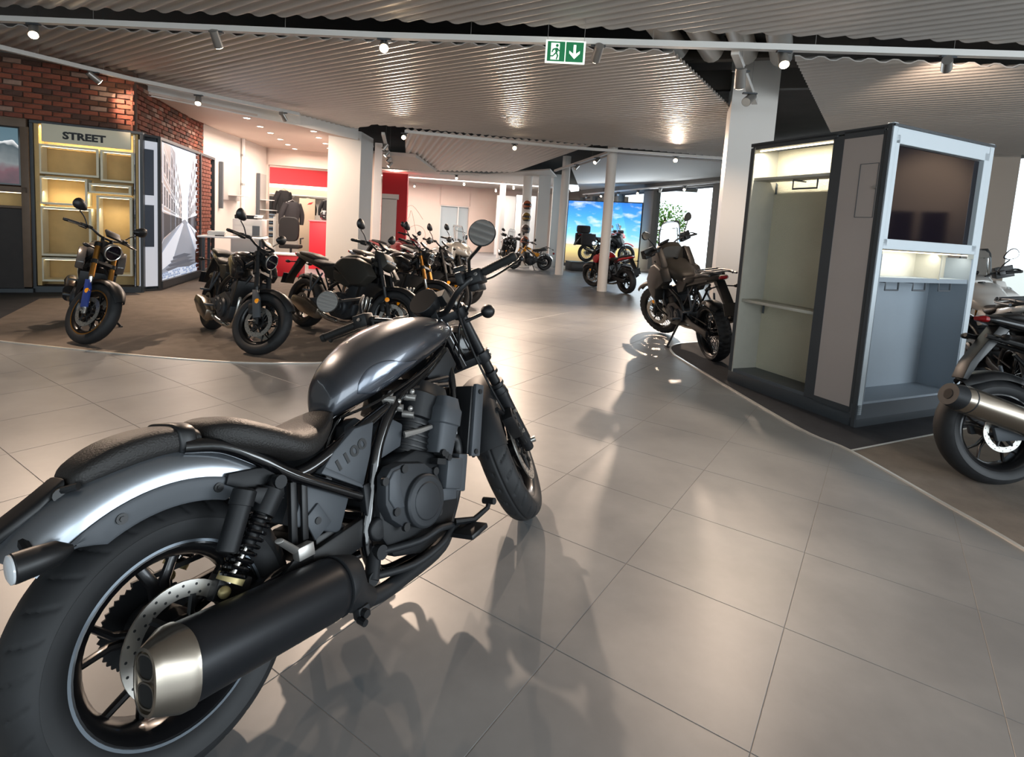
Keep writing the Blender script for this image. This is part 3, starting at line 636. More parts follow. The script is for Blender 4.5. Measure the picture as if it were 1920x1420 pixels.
for k in range(5):
    z = .50-k*.06; w = .35+k*.12; patch([(1.0-w, z), (1.1+w*.4, z+.03), (1.3+w, z-.01), (1.1+w*.5, z-.05), (.9-w*.7, z-.04)], 'wet' if k % 2 == 0 else 'shade')
patch([(.05, .13), (2.1, .13), (2.1, .31), (1.5, .27), (.9, .30), (.05, .25)], 'cobble')
for r_ in range(4):
    for c_ in range(20):
        x = .06+c_*.102+(r_ % 2)*.05
        if x < 2.0: patch([(x, .14+r_*.035), (x+.085, .14+r_*.035), (x+.08, .165+r_*.035), (x+.005, .165+r_*.035)], 'cobble_dark' if rm.random() < .5 else 'pavement')
pic.build('street_print', [pm[k] for k in pk], mu, smooth=False)
Fn = frame_on((-5.795, 8.56), M0); im = Fm.inverted() @ Fn; L_ = (Vector(M0)-Vector((-5.795, 8.56))).length
sp_ = M(xf=lambda p: im @ p); sp_.cur = 0; sp_.box((L_/2, .02, 1.2), (L_, .02, 2.25)); sp_.cur = 1
for z0, z1 in ((1.5, 2.2), (.7, 1.35)): sp_.box((L_/2, .008, (z0+z1)/2), (L_*.5, .01, z1-z0))
sp_.build('side_print', [pm['house_pale'], pm['window']], mu, smooth=False)
fr2 = M(xf=lambda p: im @ p); boxframe(fr2, 0, L_, 0, 2.42, -.01, .05, .035).build('side_frame', m_dark, mu)

# ------------------------------------------------------------------ grey display cabinet on the right
CL, CN, CR = (2.13, 5.30), (2.64, 4.10), (3.85, 4.68)
FL = frame_on(CL, CN); FRt = frame_on(CN, CR); iR = FL.inverted() @ FRt; LW_ = 1.304; RW = 1.342; HC = 2.25
cb = thing('display_cabinet', 'tall grey corner display cabinet with screen and open shelves by the column', 'cabinet'); cb.matrix_world = FL
m_perf = mat('perforated_sheet', 'ccc6b0', .5, .3, var=.05, vscale=3, bump=.6, bscale=140); m_pan = mat('grey_beige_panel', 'a99f99', .5, var=.03, vscale=2)
m_grey = mat('blue_grey_board', '8f99a2', .5, var=.04, vscale=2); m_lite = mat('light_grey_frame', 'c9d2d8', .45); m_lin = mat('linen_board', 'b3b0a4', .5, var=.04)
m_greyframe = mat('mid_grey_frame', '565b60', .45, .1)
# core walls (anthracite body)
i3 = FL.inverted(); pts = [i3 @ Vector((*p, 0)) for p in (CL, CN, CR, (3.35, 5.85), (2.6, 5.75))]
P2_ = [(p.x, p.y) for p in pts]
M().flat(P2_, 2.22, HC).build('top_board', m_dark, cb); M().flat(P2_, .0, .11).build('plinth', m_dark, cb, bevel=.003)
lf = M()
lf.box((.022, .03, 1.16), (.045, .06, 2.1)).box((.895, .03, 1.16), (.085, .06, 2.1)).box((1.272, .03, 1.16), (.065, .06, 2.1)).box((1.09, .02, 2.21), (.32, .04, .06)).box((.45, .02, 2.215), (.85, .04, .05)).box((1.09, .02, .12), (.32, .04, .06))
lf.build('left_frame', m_dark, cb, bevel=.003, seg=1)
D_ = .29
M().box((.45, D_+.01, 1.16), (.82, .02, 2.1)).build('perforated_back', m_perf, cb)
M().box((.05, D_/2, 1.16), (.012, D_, 2.1)).build('side_board', m_lin, cb); M().box((.85, D_/2, 1.16), (.012, D_, 2.1)).build('side_board', m_dark, cb)
M().box((.45, .15, .125), (.82, .29, .03)).build('bottom_board', m_greyframe, cb)
for z, w in ((1.925, .19), (.80, .2)):
    s_ = M().box((.45, .08+w/2-.06, z), (.82, w, .025)).build('shelf_board', m_lin, cb, bevel=.002)
    for x in (.09, .81): M().prism([(0, -.012), (0, -.12), (.02, -.12), (.02, -.03)], -.004, .004).build('shelf_bracket', m_greyframe, s_).location = (x, .26, z)
M().tube([(.42, .25, 1.905), (.42, .10, 1.905), (.42, .10, 1.83), (.66, .10, 1.83), (.66, .10, 1.905)], .008, 8).build('hanging_rail', m_greyframe, cb)
M().box((.45, .04, 2.18), (.74, .02, .012)).build('led_strip', m_led, cb)
lo = light('AREA', 'cabinet_led', (0, 0, 0), 8, (1, .93, .78), shape='RECTANGLE', size=.74, size_y=.03); lo.parent = cb; lo.location = (.45, .045, 2.165); lo.rotation_euler = (R(12), 0, 0)
M().box((1.09, .012, 1.15), (.31, .02, 2.1)).build('plain_panel', m_pan, cb)
h_ = boxframe(M(), 1.092, 1.236, 1.58, 1.98, -.001, .004, .004).build('hatch', m_greyframe, cb); M().lathe([(.012, -.012), (.012, 0)], (1.225, 0, 1.80), (0, 1, 0), 10).build('latch', m_alu, h_)
xr = lambda p: iR @ Vector(p)
rf = M(xf=xr); rf.box((.028, .02, 1.18), (.05, .05, 2.16)).box((RW-.03, .02, 1.18), (.07, .05, 2.16)).box((RW/2, .02, 2.175), (RW-.1, .05, .115)).box((RW/2, .02, 1.395), (RW-.1, .05, .075)).box((.07, .02, 1.78), (.05, .05, .8)).box((RW-.09, .02, 1.78), (.06, .05, .8)).build('right_frame', m_lite, cb, bevel=.003, seg=1)
M(xf=xr).box((.0, .015, 1.13), (.018, .03, 2.24)).box((RW/2, .01, 2.242), (RW, .05, .018)).box((RW-.002, .03, 1.13), (.012, .06, 2.24)).build('corner_profile', m_dark, cb)
M(xf=xr).box((RW/2, .02, .125), (RW, .05, .11)).build('kick_board', m_greyframe, cb)
m_tvglass = mat('screen_glass', '17131a', .06, spec=.6)
M(xf=xr).box((RW/2, .05, 1.772), (RW-.18, .04, .68)).build('screen', m_tvglass, cb)
M(xf=xr).box((RW/2, D_+.01, .70), (RW-.1, .02, 1.15)).box((RW-.07, D_/2, .72), (.02, D_, 1.2)).box((.06, D_/2, .72), (.02, D_, 1.2)).build('alcove_board', m_grey, cb)
M(xf=xr).box((RW/2, .2, 1.245), (RW-.12, .02, .21)).build('niche_back', m_lin, cb); M(xf=xr).box((.83, .1, 1.24), (.012, .2, .2)).build('niche_divider', m_lin, cb)
M(xf=xr).box((RW/2, .14, 1.13), (RW-.12, .26, .035)).build('niche_shelf', m_grey, cb); M(xf=xr).box((RW/2, .15, .185), (RW-.1, .29, .025)).build('bottom_board', m_grey, cb)
for x in (.2, .55, .9): M(xf=xr).tube([(x, .25, 1.11), (x, .03, 1.11), (x, .03, 1.05), (x+.16, .03, 1.05), (x+.16, .03, 1.11)], .007, 6).build('hanging_rail', m_greyframe, cb)
M(xf=xr).box((RW/2, .03, 1.345), (RW-.2, .014, .008)).build('led_strip', m_led, cb)
lo = light('AREA', 'niche_led', (0, 0, 0), 2.5, (1, .97, .85), shape='RECTANGLE', size=1.1, size_y=.03); lo.parent = cb; lo.matrix_local = iR @ Matrix.Translation((RW/2, .04, 1.335)) @ Matrix.Rotation(R(25), 4, 'X')

# ------------------------------------------------------------------ sky picture wall at the back
Fk = frame_on((2.0, 22.35), (4.75, 21.3)); LB = 2.94
bbd = thing('picture_wall', 'large picture wall of blue sky over yellow dunes at the back', 'picture wall'); bbd.matrix_world = Fk
m_sky = bpy.data.materials.new('sky_print'); m_sky.use_nodes = True; nt = m_sky.node_tree; b_ = nt.nodes['Principled BSDF']
tc = nt.nodes.new('ShaderNodeTexCoord'); sx = nt.nodes.new('ShaderNodeSeparateXYZ'); nt.links.new(tc.outputs['Object'], sx.inputs[0])
mr = nt.nodes.new('ShaderNodeMapRange'); mr.inputs[1].default_value = 0; mr.inputs[2].default_value = 2.6; nt.links.new(sx.outputs['Z'], mr.inputs[0])
rp = nt.nodes.new('ShaderNodeValToRGB'); nt.links.new(mr.outputs[0], rp.inputs[0]); rp.color_ramp.elements[0].color = (*lin('8a7a5c'), 1); rp.color_ramp.elements[1].color = (*lin('2d78d8'), 1)
for p_, c_ in ((.12, 'a8926a'), (.26, 'e8d38a'), (.33, 'd8c9a0'), (.35, 'd8eef8'), (.5, '7fd0f4'), (.75, '46a4ea')): rp.color_ramp.elements.new(p_).color = (*lin(c_), 1)
mp = nt.nodes.new('ShaderNodeMapping'); mp.inputs['Scale'].default_value = (1.2, 1, 2.6); mp.inputs['Rotation'].default_value = (0, .5, 0); nt.links.new(tc.outputs['Object'], mp.inputs[0])
nz = nt.nodes.new('ShaderNodeTexNoise'); nz.inputs['Scale'].default_value = 1.6; nz.inputs['Detail'].default_value = 7; nt.links.new(mp.outputs[0], nz.inputs[0])
r2 = nt.nodes.new('ShaderNodeMapRange'); r2.inputs[1].default_value = .52; r2.inputs[2].default_value = .8; r2.inputs[4].default_value = .9; nt.links.new(nz.outputs['Fac'], r2.inputs[0])
r3 = nt.nodes.new('ShaderNodeMapRange'); r3.inputs[1].default_value = .34; r3.inputs[2].default_value = .5; nt.links.new(mr.outputs[0], r3.inputs[0])
mm = nt.nodes.new('ShaderNodeMath'); mm.operation = 'MULTIPLY'; nt.links.new(r2.outputs[0], mm.inputs[0]); nt.links.new(r3.outputs[0], mm.inputs[1])
mx = nt.nodes.new('ShaderNodeMix'); mx.data_type = 'RGBA'; nt.links.new(mm.outputs[0], mx.inputs[0]); nt.links.new(rp.outputs[0], mx.inputs[6]); mx.inputs[7].default_value = (.9, .95, 1, 1)
nt.links.new(mx.outputs[2], b_.inputs['Base Color']); nt.links.new(mx.outputs[2], b_.inputs['Emission Color']); b_.inputs['Emission Strength'].default_value = .85; b_.inputs['Roughness'].default_value = .4
M().box((LB/2, .0, 1.33), (LB-.06, .04, 2.5)).build('print', m_sky, bbd)
boxframe(M(), 0, LB, .05, 2.60, -.03, .06, .04).build('frame', m_dark, bbd)
M().box((LB/2, 0, .06), (LB+.1, .4, .12)).build('foot', m_dark, bbd)

# ------------------------------------------------------------------ things of the side room and the shop
m_paper = mat('paper', 'e9e6df', .7); m_cloth = mat('black_fabric', '1b1a1b', .85, bump=.3, bscale=120); m_cloth2 = mat('charcoal_fabric', '2b292b', .85); m_denim = mat('blue_denim', '5c7288', .85)
for i, (s0, s1, z0, z1) in enumerate(((.77, 1.64, 1.58, 2.42), (2.86, 3.3, 1.33, 2.36))):
    t = thing('wall_panel', ['grey display panel on the white side room wall, nearer one', 'narrow grey display panel beside the shelves of the side room'][i], 'panel'); t.matrix_world = Fw
    M().box(((s0+s1)/2, -.04, (z0+z1)/2), (s1-s0, .05, z1-z0)).build('board', mat('panel_grey', 'a8a29c', .6), t, bevel=.004)
    M().box((s0-.06, -.05, (z0+z1)/2-.1), (.05, .08, z1-z0+.2)).build('edge_profile', m_greyframe, t)
for i, (s, z) in enumerate(((1.25, 1.70), (3.1, 1.68), (3.1, 1.42), (3.1, 1.16))):
    t = thing('wall_shelf', ['slim pale wall shelf under the nearer grey panel', 'upper slim shelf beside the hanging jackets', 'middle slim shelf beside the hanging jackets', 'lower slim shelf beside the hanging jackets'][i], 'shelf'); t.matrix_world = Fw
    M().box((s, -.2, z), (.45, .36, .018)).build('board', m_white, t); M().box((s, -.02, z-.05), (.45, .02, .1)).build('bracket', m_alu, t)
pt = thing('pipe', 'thin white vertical pipe in the side room corner', 'pipe'); pt.matrix_world = Fw
M().cyl((1.85, -.05, 1.2), (1.85, -.05, 3.1), .04, 12).build('tube', m_white, pt); M().disc((1.85, -.05, 2.0), (0, 0, 1), .05, .05).disc((1.85, -.05, 2.7), (0, 0, 1), .05, .05).build('clamp', m_alu, pt)
dk = thing('desk', 'white desk with dark legs behind the second motorcycle', 'desk', (-5.55, 11.1, 0), R(18))
M().box((0, 0, .82), (1.2, .6, .03)).build('desk_top', m_white, dk, bevel=.003)
for x in (-.5, .5):
    for y in (-.25, .25): M().box((x, y, .40), (.05, .05, .81)).build('leg', m_dark, dk)
pn = thing('printer', 'white office printer with dark lid standing behind the desk', 'printer', (-5.55, 11.75, 0), R(12))
M().box((0, 0, .42), (.62, .5, .84)).build('stand', m_white, pn, bevel=.01); M().box((0, 0, 1.02), (.56, .48, .34)).build('body', m_white, pn, bevel=.015)
for k in range(3): M().box((-.06, -.245, .92+k*.09), (.36, .012, .07)).build('drawer', m_paper, pn, bevel=.003)
M().box((.17, -.246, .96), (.14, .012, .2)).build('tray_cover', m_greyframe, pn); M().box((-.04, .02, 1.23), (.44, .4, .08)).build('lid', m_black, pn, bevel=.01)
M().box((.2, -.16, 1.25), (.16, .12, .02), Matrix.Rotation(R(25), 3, 'X')).build('control_screen', m_paper, pn)
ps = thing('paper_stack', 'stack of white papers at the left end of the desk', 'papers', (-5.85, 11.0, .835), R(18))
for k in range(4): M().box((.01*(k % 2), 0, .012+k*.024), (.3, .21, .02)).build('sheet_pile', m_paper, ps)
kb = thing('phone', 'small black phone lying at the left corner of the desk', 'phone', (-5.72, 10.86, .836), R(30)); M().box((0, 0, .01), (.16, .07, .02)).build('body', m_black, kb, bevel=.005)
ct = thing('reception_counter', 'red reception counter with a pale top between the pillar and the shop', 'counter', (-4.90, 14.35, 0), R(14))
m_redl = mat('red_laminate', 'cf2636', .45)
M().box((.05, .1, .6), (.75, .5, 1.2)).build('front_panel', m_redl, ct, bevel=.006); M().box((.05, .1, 1.215), (.8, .56, .03)).build('counter_top', mat('counter_top_red', 'e0707a', .4), ct, bevel=.003)
lt = thing('low_table', 'low red display table with white edge behind the second motorcycle', 'table', (-4.95, 12.25, 0), R(8))
M().box((0, 0, .23), (.62, .5, .46)).build('base', m_redl, lt, bevel=.004); M().box((0, 0, .475), (.66, .54, .03)).build('table_top', m_paper, lt, bevel=.003)
m_helm = mat('helmet_black', '141416', .15, coat=.6)
def helmet(name, label, loc, rz, m, group=None, s=1., m2=None):
    t = thing(name, label, 'helmet', loc, rz, group); sh_ = M()
    sh_.ball((0, 0, .13*s), .135*s, 18, 12, (1.08, .9, 1.0)); vv = [Vector(p) for p in sh_.v]
    for p in vv:
        if p.z < .02*s: p.z = .02*s
        if p.x > .06*s and p.z < .1*s: p.x += .025*s
    sh_.v = vv; sh_.build('shell', m, t)
    M().loft([(.05*s, .145*s, .118*s, .045*s), (.11*s, .145*s, .095*s, .045*s), (.152*s, .14*s, .04*s, .032*s)], 12).build('visor', m_tvglass, t)
    M().loft([(.06*s, .05*s, .10*s, .035*s), (.13*s, .05*s, .075*s, .03*s), (.165*s, .055*s, .03*s, .022*s)], 12).build('chin_bar', m2 or m, t)
    return t
helmet('helmet', 'black helmet lying on the red reception counter', (-4.88, 14.35, 1.232), R(-60), m_helm)
ch = thing('office_chair', 'black office chair with a tall back beside the red counter', 'chair', (-5.72, 14.2, 0), R(10))
M().loft([(-.06, .97, .24, .30, 4), (.0, .97, .25, .31, 4), (.07, .97, .23, .29, 4)], 20).build('backrest', m_cloth, ch).rotation_euler = (0, 0, R(-90))
M().box((0, .25, .52), (.5, .48, .09)).build('seat', m_cloth, ch, bevel=.03); M().cyl((0, .25, .1), (0, .25, .5), .03, 10).build('post', m_dark, ch)
for k in range(5): M().tube([(0, .25, .12), (.28*cos(k*1.257), .25+.28*sin(k*1.257), .06)], [.025, .015], 8).ball((.28*cos(k*1.257), .25+.28*sin(k*1.257), .032), .03).build('castor_leg', m_dark, ch)
for x in (-.27, .27): M().tube([(x, .05, .6), (x, .05, .74), (x, .4, .74)], .02, 8).build('armrest', m_black, ch)
def jacket(label, loc, rz, m, s=1.):
    t = thing('jacket', label, 'jacket', loc, rz, 'jackets on hangers')
    M().loft([(-.02*s, 0, .0, 0)]).v if False else None
    b = M(); rs = []
    for z, hw, hd in ((0, .22, .10), (-.25, .21, .11), (-.5, .19, .10), (-.62, .21, .10), (.06, .14, .07)):
        rs.append((z, hw, hd))
    rs.sort(); b.rings([[(hw*s*cos(2*pi*j/14), hd*s*sin(2*pi*j/14)*(1+.12*sin(3*j)), z*s) for j in range(14)] for z, hw, hd in rs]); b.build('body', m, t)
    for q in (-1, 1): M().tube([(q*.17*s, 0, .0), (q*.29*s, .02, -.28*s), (q*.30*s, .04, -.55*s)], [.085*s, .07*s, .05*s], 10, smooth=4).build('sleeve', m, t)
    M().tube([(-.18*s, 0, .03*s), (0, 0, .11*s), (.18*s, 0, .03*s)], .008, 6).tube([(0, 0, .11*s), (.0, 0, .17*s), (.04, 0, .19*s)], .004, 6).build('hanger', m_alu, t); return t
jacket('black jacket hanging highest beside the slim shelves', (-6.35, 15.35, 1.92), R(60), m_cloth, .9)
jacket('black padded jacket hanging lowest beside the slim shelves', (-6.05, 15.2, 1.62), R(50), m_cloth2)
jk = [(-8.2, 18.82, 1.85, 'black jacket on the left of the shop rail', m_cloth), (-7.7, 18.85, 1.82, 'black jacket second on the shop rail beside the red label', m_cloth2), (-7.05, 19.0, 1.83, 'black jacket hanging right of the first shop divider', m_cloth), (-6.4, 19.1, 1.84, 'black jacket hanging right of the second shop divider', m_cloth2), (-5.7, 19.3, 1.82, 'charcoal jacket at the right end of the shop rail', m_cloth)]
for x, y, z, lb, m in jk: jacket(lb, (x, y, z), R(30), m, .85)
def pjs(i, x, y, z):
    t = thing('folded_trousers', 'folded blue jeans on the shop shelves, '+['top', 'second', 'third', 'bottom'][i]+' pile', 'clothes', (x, y, z), R(12), 'folded jeans in the shop')
    for k in range(3): M().box((.01*k, 0, .025+k*.045), (.42, .3, .04)).build('folded_pair', m_denim if (k+i) % 2 else m_cloth2, t, bevel=.012)
cr = thing('clothes_shelf', 'pale open shelf holding the folded jeans in the shop', 'shelf', (-8.2, 18.5, 0), R(12))
for z in (.53, .74, .95, 1.16): M().box((0, 0, z+.008), (.5, .34, .016)).build('board', m_white, cr)
for x in (-.25, .25): M().box((x, 0, .62), (.02, .34, 1.24)).build('side_board', m_white, cr)
for i in range(4): pjs(i, -8.2, 18.5, .548+i*.21)
for i, x in enumerate((-8.75, -7.0)):
    t = thing('shop_divider', ['pale shop divider board left of the hanging jackets', 'pale shop divider board between the hanging jackets'][i], 'panel', (x, 18.5+i*.35, 0), R(13)); M().box((0, 0, .95), (.5, .06, 1.9)).build('board', mat('divider_paint', 'c9b29a', .6), t, bevel=.004)
    M().prism([(-.1, 0), (.02, .02), (.1, .1), (.0, .07), (-.04, .06)], -.004, .0).build('wing_mark', m_redl, t).location = (.1, -.031, 1.7)
sb = thing('shop_shelf', 'white lit shop shelf band below the red wall stripe', 'shelf'); sb.matrix_world = Fsh
M().box((2.75, -.2, 2.28), (5.4, .4, .10)).build('light_band', mat('lit_band', 'fff2d8', .5, emit=1.6, ecol='ffe9c8'), sb); M().box((2.75, -.2, 2.0), (5.4, .36, .03)).build('board', m_white, sb)
for k in range(5): M().box((.6+k*1.05, -.3, 1.96), (.5, .12, .03)).build('shelf_tray', m_alu, sb)
# helmet tower
ht = thing('helmet_rack', 'slim white pole rack carrying four helmets in front of the back columns', 'rack', (.345, 19.6, 0))
M().box((0, 0, .02), (.4, .4, .04)).build('base_plate', m_white, ht); M().box((-.02, .06, 1.2), (.12, .05, 2.4)).build('post', m_white, ht)
m_or = mat('helmet_orange', 'a85a34', .3, coat=.4); m_ye = mat('helmet_ochre', '8c7030', .3, coat=.4); m_gy = mat('helmet_grey', '6a5f58', .3, coat=.4)
for k in range(4): M().box((0, -.1, 1.98-k*.41), (.22, .3, .012)).build('tray', m_white, ht)
for k, (z, m) in enumerate(((1.99, m_or), (1.58, m_ye), (1.17, m_gy), (.76, m_or))):
    helmet('helmet', ['orange patterned helmet on the top tray of the helmet rack', 'dark helmet with ochre trim on the second tray of the rack', 'grey patterned helmet on the third tray of the rack', 'brown helmet on the lowest tray of the rack behind the yellow motorcycle'][k], (.345, 19.45, z), R(-75), m, 'helmets on the rack', 1.25, m_helm)
# ------------------------------------------------------------------ motorcycle building blocks
m_rub = mat('tyre_rubber', '1d1e20', .62, var=.12, vscale=20); m_rim = mat('black_rim', '141416', .3, .3, coat=.3); m_bk = mat('satin_black', '151618', .42)
m_gb = mat('gloss_black', '0b0b0d', .09, coat=.7); m_steel = mat('bright_steel', 'c9c7c2', .22, .95); m_disc = mat('brake_disc_steel', 'bdb9b2', .3, .9)
m_gun = mat('gunmetal_paint', '50535a', .30, .75, coat=1., var=.03, vscale=30); m_matt = mat('matt_black', '1e2023', .55, .15); m_seat = mat('black_leather', '1e1c1b', .5, bump=.25, bscale=220)
m_eng = mat('engine_grey', '2f3236', .48, .3); m_engd = mat('engine_dark', '15171a', .5, .2); m_chrome = mat('chrome', 'd8d8d6', .06, 1.); m_gold = mat('gold_anodised', 'b07c3c', .3, .85)
m_mirror = mat('mirror_glass', 'c9cdcf', .02, 1.); m_lamp = mat('lamp_glass', 'c8ccd0', .06, spec=.8); m_amber = mat('amber_lens', 'e08a12', .25, emit=.25, ecol='e08a12'); m_redlens = mat('red_lens', '8a1218', .2)
m_brush = mat('brushed_steel', 'a39a8e', .26, .95, var=.06, vscale=4); m_satin = mat('satin_grey', '474b50', .5, .15)
def tyre(m, c, Rr, w, rim, n=72, k=20, groove=None, depth=.006):
    """closed tyre around y through c; groove(theta_fraction, s) -> True lowers the tread"""
    c = Vector(c); H_ = Rr-rim; prof = []
    for i in range(k+1):
        s_ = -1+2*i/k; a = s_*pi*.5
        y = sin(a)*w/2; r = Rr-(1-cos(a))*w*.36
        prof.append((max(r, rim+.5*H_), y, s_))
    prof = [(rim-.004, -w*.36, None), (rim+.006, -w*.43, None), (rim+.3*H_, -w*.49, None)]+prof+[(rim+.3*H_, w*.49, None), (rim+.006, w*.43, None), (rim-.004, w*.36, None)]
    rs = []
    for j in range(n):
        th = 2*pi*j/n; ring = []
        for r, y, s_ in prof:
            if groove and s_ is not None and groove(j/n, s_): r -= depth
            ring.append((c.x+r*cos(th), c.y+y, c.z+r*sin(th)))
        rs.append(ring)
    return m.rings(rs, close=True)
def rim_mesh(m, c, rim, w, spokes=5, hub=.045, style='y', tw=.02):
    c = Vector(c)
    m.lathe([(rim+.004, -w*.40), (rim+.006, -w*.36), (rim-.012, -w*.34), (rim-.028, -w*.15), (rim-.028, w*.15), (rim-.012, w*.34), (rim+.006, w*.36), (rim+.004, w*.40), (rim-.006, w*.41), (rim-.022, w*.34), (rim-.036, w*.16), (rim-.036, -w*.16), (rim-.022, -w*.34), (rim-.006, -w*.41)], c, (0, 1, 0), 48, close=True)
    m.lathe([(hub, -w*.42), (hub, w*.42)], c, (0, 1, 0), 20); m.lathe([(.014, -w*.62), (.014, w*.62)], c, (0, 1, 0), 12)
    for s in range(spokes):
        a = 2*pi*s/spokes+.3
        def P(r, da, y): return c+Vector((r*cos(a+da), y, r*sin(a+da)))
        if style == 'y':
            for q in (-1, 1):
                m.tube([P(hub*.8, q*.12, 0), P(rim*.55, q*.10, 0), P(rim-.03, q*.24, 0)], [tw*.8, tw*.62, tw*.55], 8, flat=.6)
        elif style == 'wire':
            for q in (-1, 1):
                for z in (-1, 1): m.tube([P(hub, q*.5, z*w*.3), P(rim-.03, q*.1+z*.04, 0)], .003, 5)
        else:
            m.tube([P(hub*.8, 0, 0), P(rim-.03, 0, 0)], [tw, tw*.7], 8, flat=.6)
    return m
def brake_disc(parent, c, r, y, xf=None, holes=24, m=None):
    d = M(xf); c = Vector(c)+Vector((0, y, 0)); n = 96; rs_in, rs_out = r*.72, r
    d.lathe([(rs_in, -.003), (rs_out, -.003), (rs_out, .003), (rs_in, .003)], c, (0, 1, 0), 48, close=True)
    o = d.build('brake_disc', m or m_disc, parent); d = M(xf); d.lathe([(r*.3, -.004), (r*.42, -.004), (r*.42, .004), (r*.3, .004)], c, (0, 1, 0), 24, close=True)
    for k in range(6):
        a = k*pi/3; d.tube([c+Vector((r*.36*cos(a), 0, r*.36*sin(a))), c+Vector((r*.76*cos(a+.15), 0, r*.76*sin(a+.15)))], .009, 6)
    d.build('disc_carrier', m_bk, parent)
    h = M(xf)
    for k in range(holes):
        a = 2*pi*k/holes
        for q, rr in ((0, .79), (.5, .92)):
            aa = a+q*2*pi/holes; p = c+Vector((r*rr*cos(aa), 0, r*rr*sin(aa))); h.cyl(p-Vector((0, .0036, 0)), p+Vector((0, .0036, 0)), r*.026, 6)
    ho = h.build('disc_holes', m_bk, parent, smooth=False); ho['kind'] = 'stuff'; return o
def coil(m, a, b, r, wire, turns, n=14):
    a, b = Vector(a), Vector(b); d = (b-a).normalized(); u = d.cross(Vector((0, 1, 0))).normalized(); w = d.cross(u); pts = []
    for i in range(int(turns*n)+1):
        t = i/(turns*n); th = 2*pi*turns*t; pts.append(a.lerp(b, t)+(u*cos(th)+w*sin(th))*r)
    return m.tube(pts, wire, 6)
def steer_fn(wb, rake, trail, st):
    a = Vector((-sin(rake), 0, cos(rake))); o = Vector((wb+trail, 0, 0)); Rm = Matrix.Rotation(st, 3, a)
    return lambda p: o+Rm @ (Vector(p)-o)
def bike_matrix(x, y, heading, lean):
    F = Vector((cos(heading), sin(heading), 0)); Lf = Vector((-sin(heading), cos(heading), 0)); Z = Vector((0, 0, 1))
    U = cos(lean)*Z+sin(lean)*Lf; Y = cos(lean)*Lf-sin(lean)*Z
    return Matrix(((F.x, Y.x, U.x, x), (F.y, Y.y, U.y, y), (F.z, Y.z, U.z, 0), (0, 0, 0, 1)))

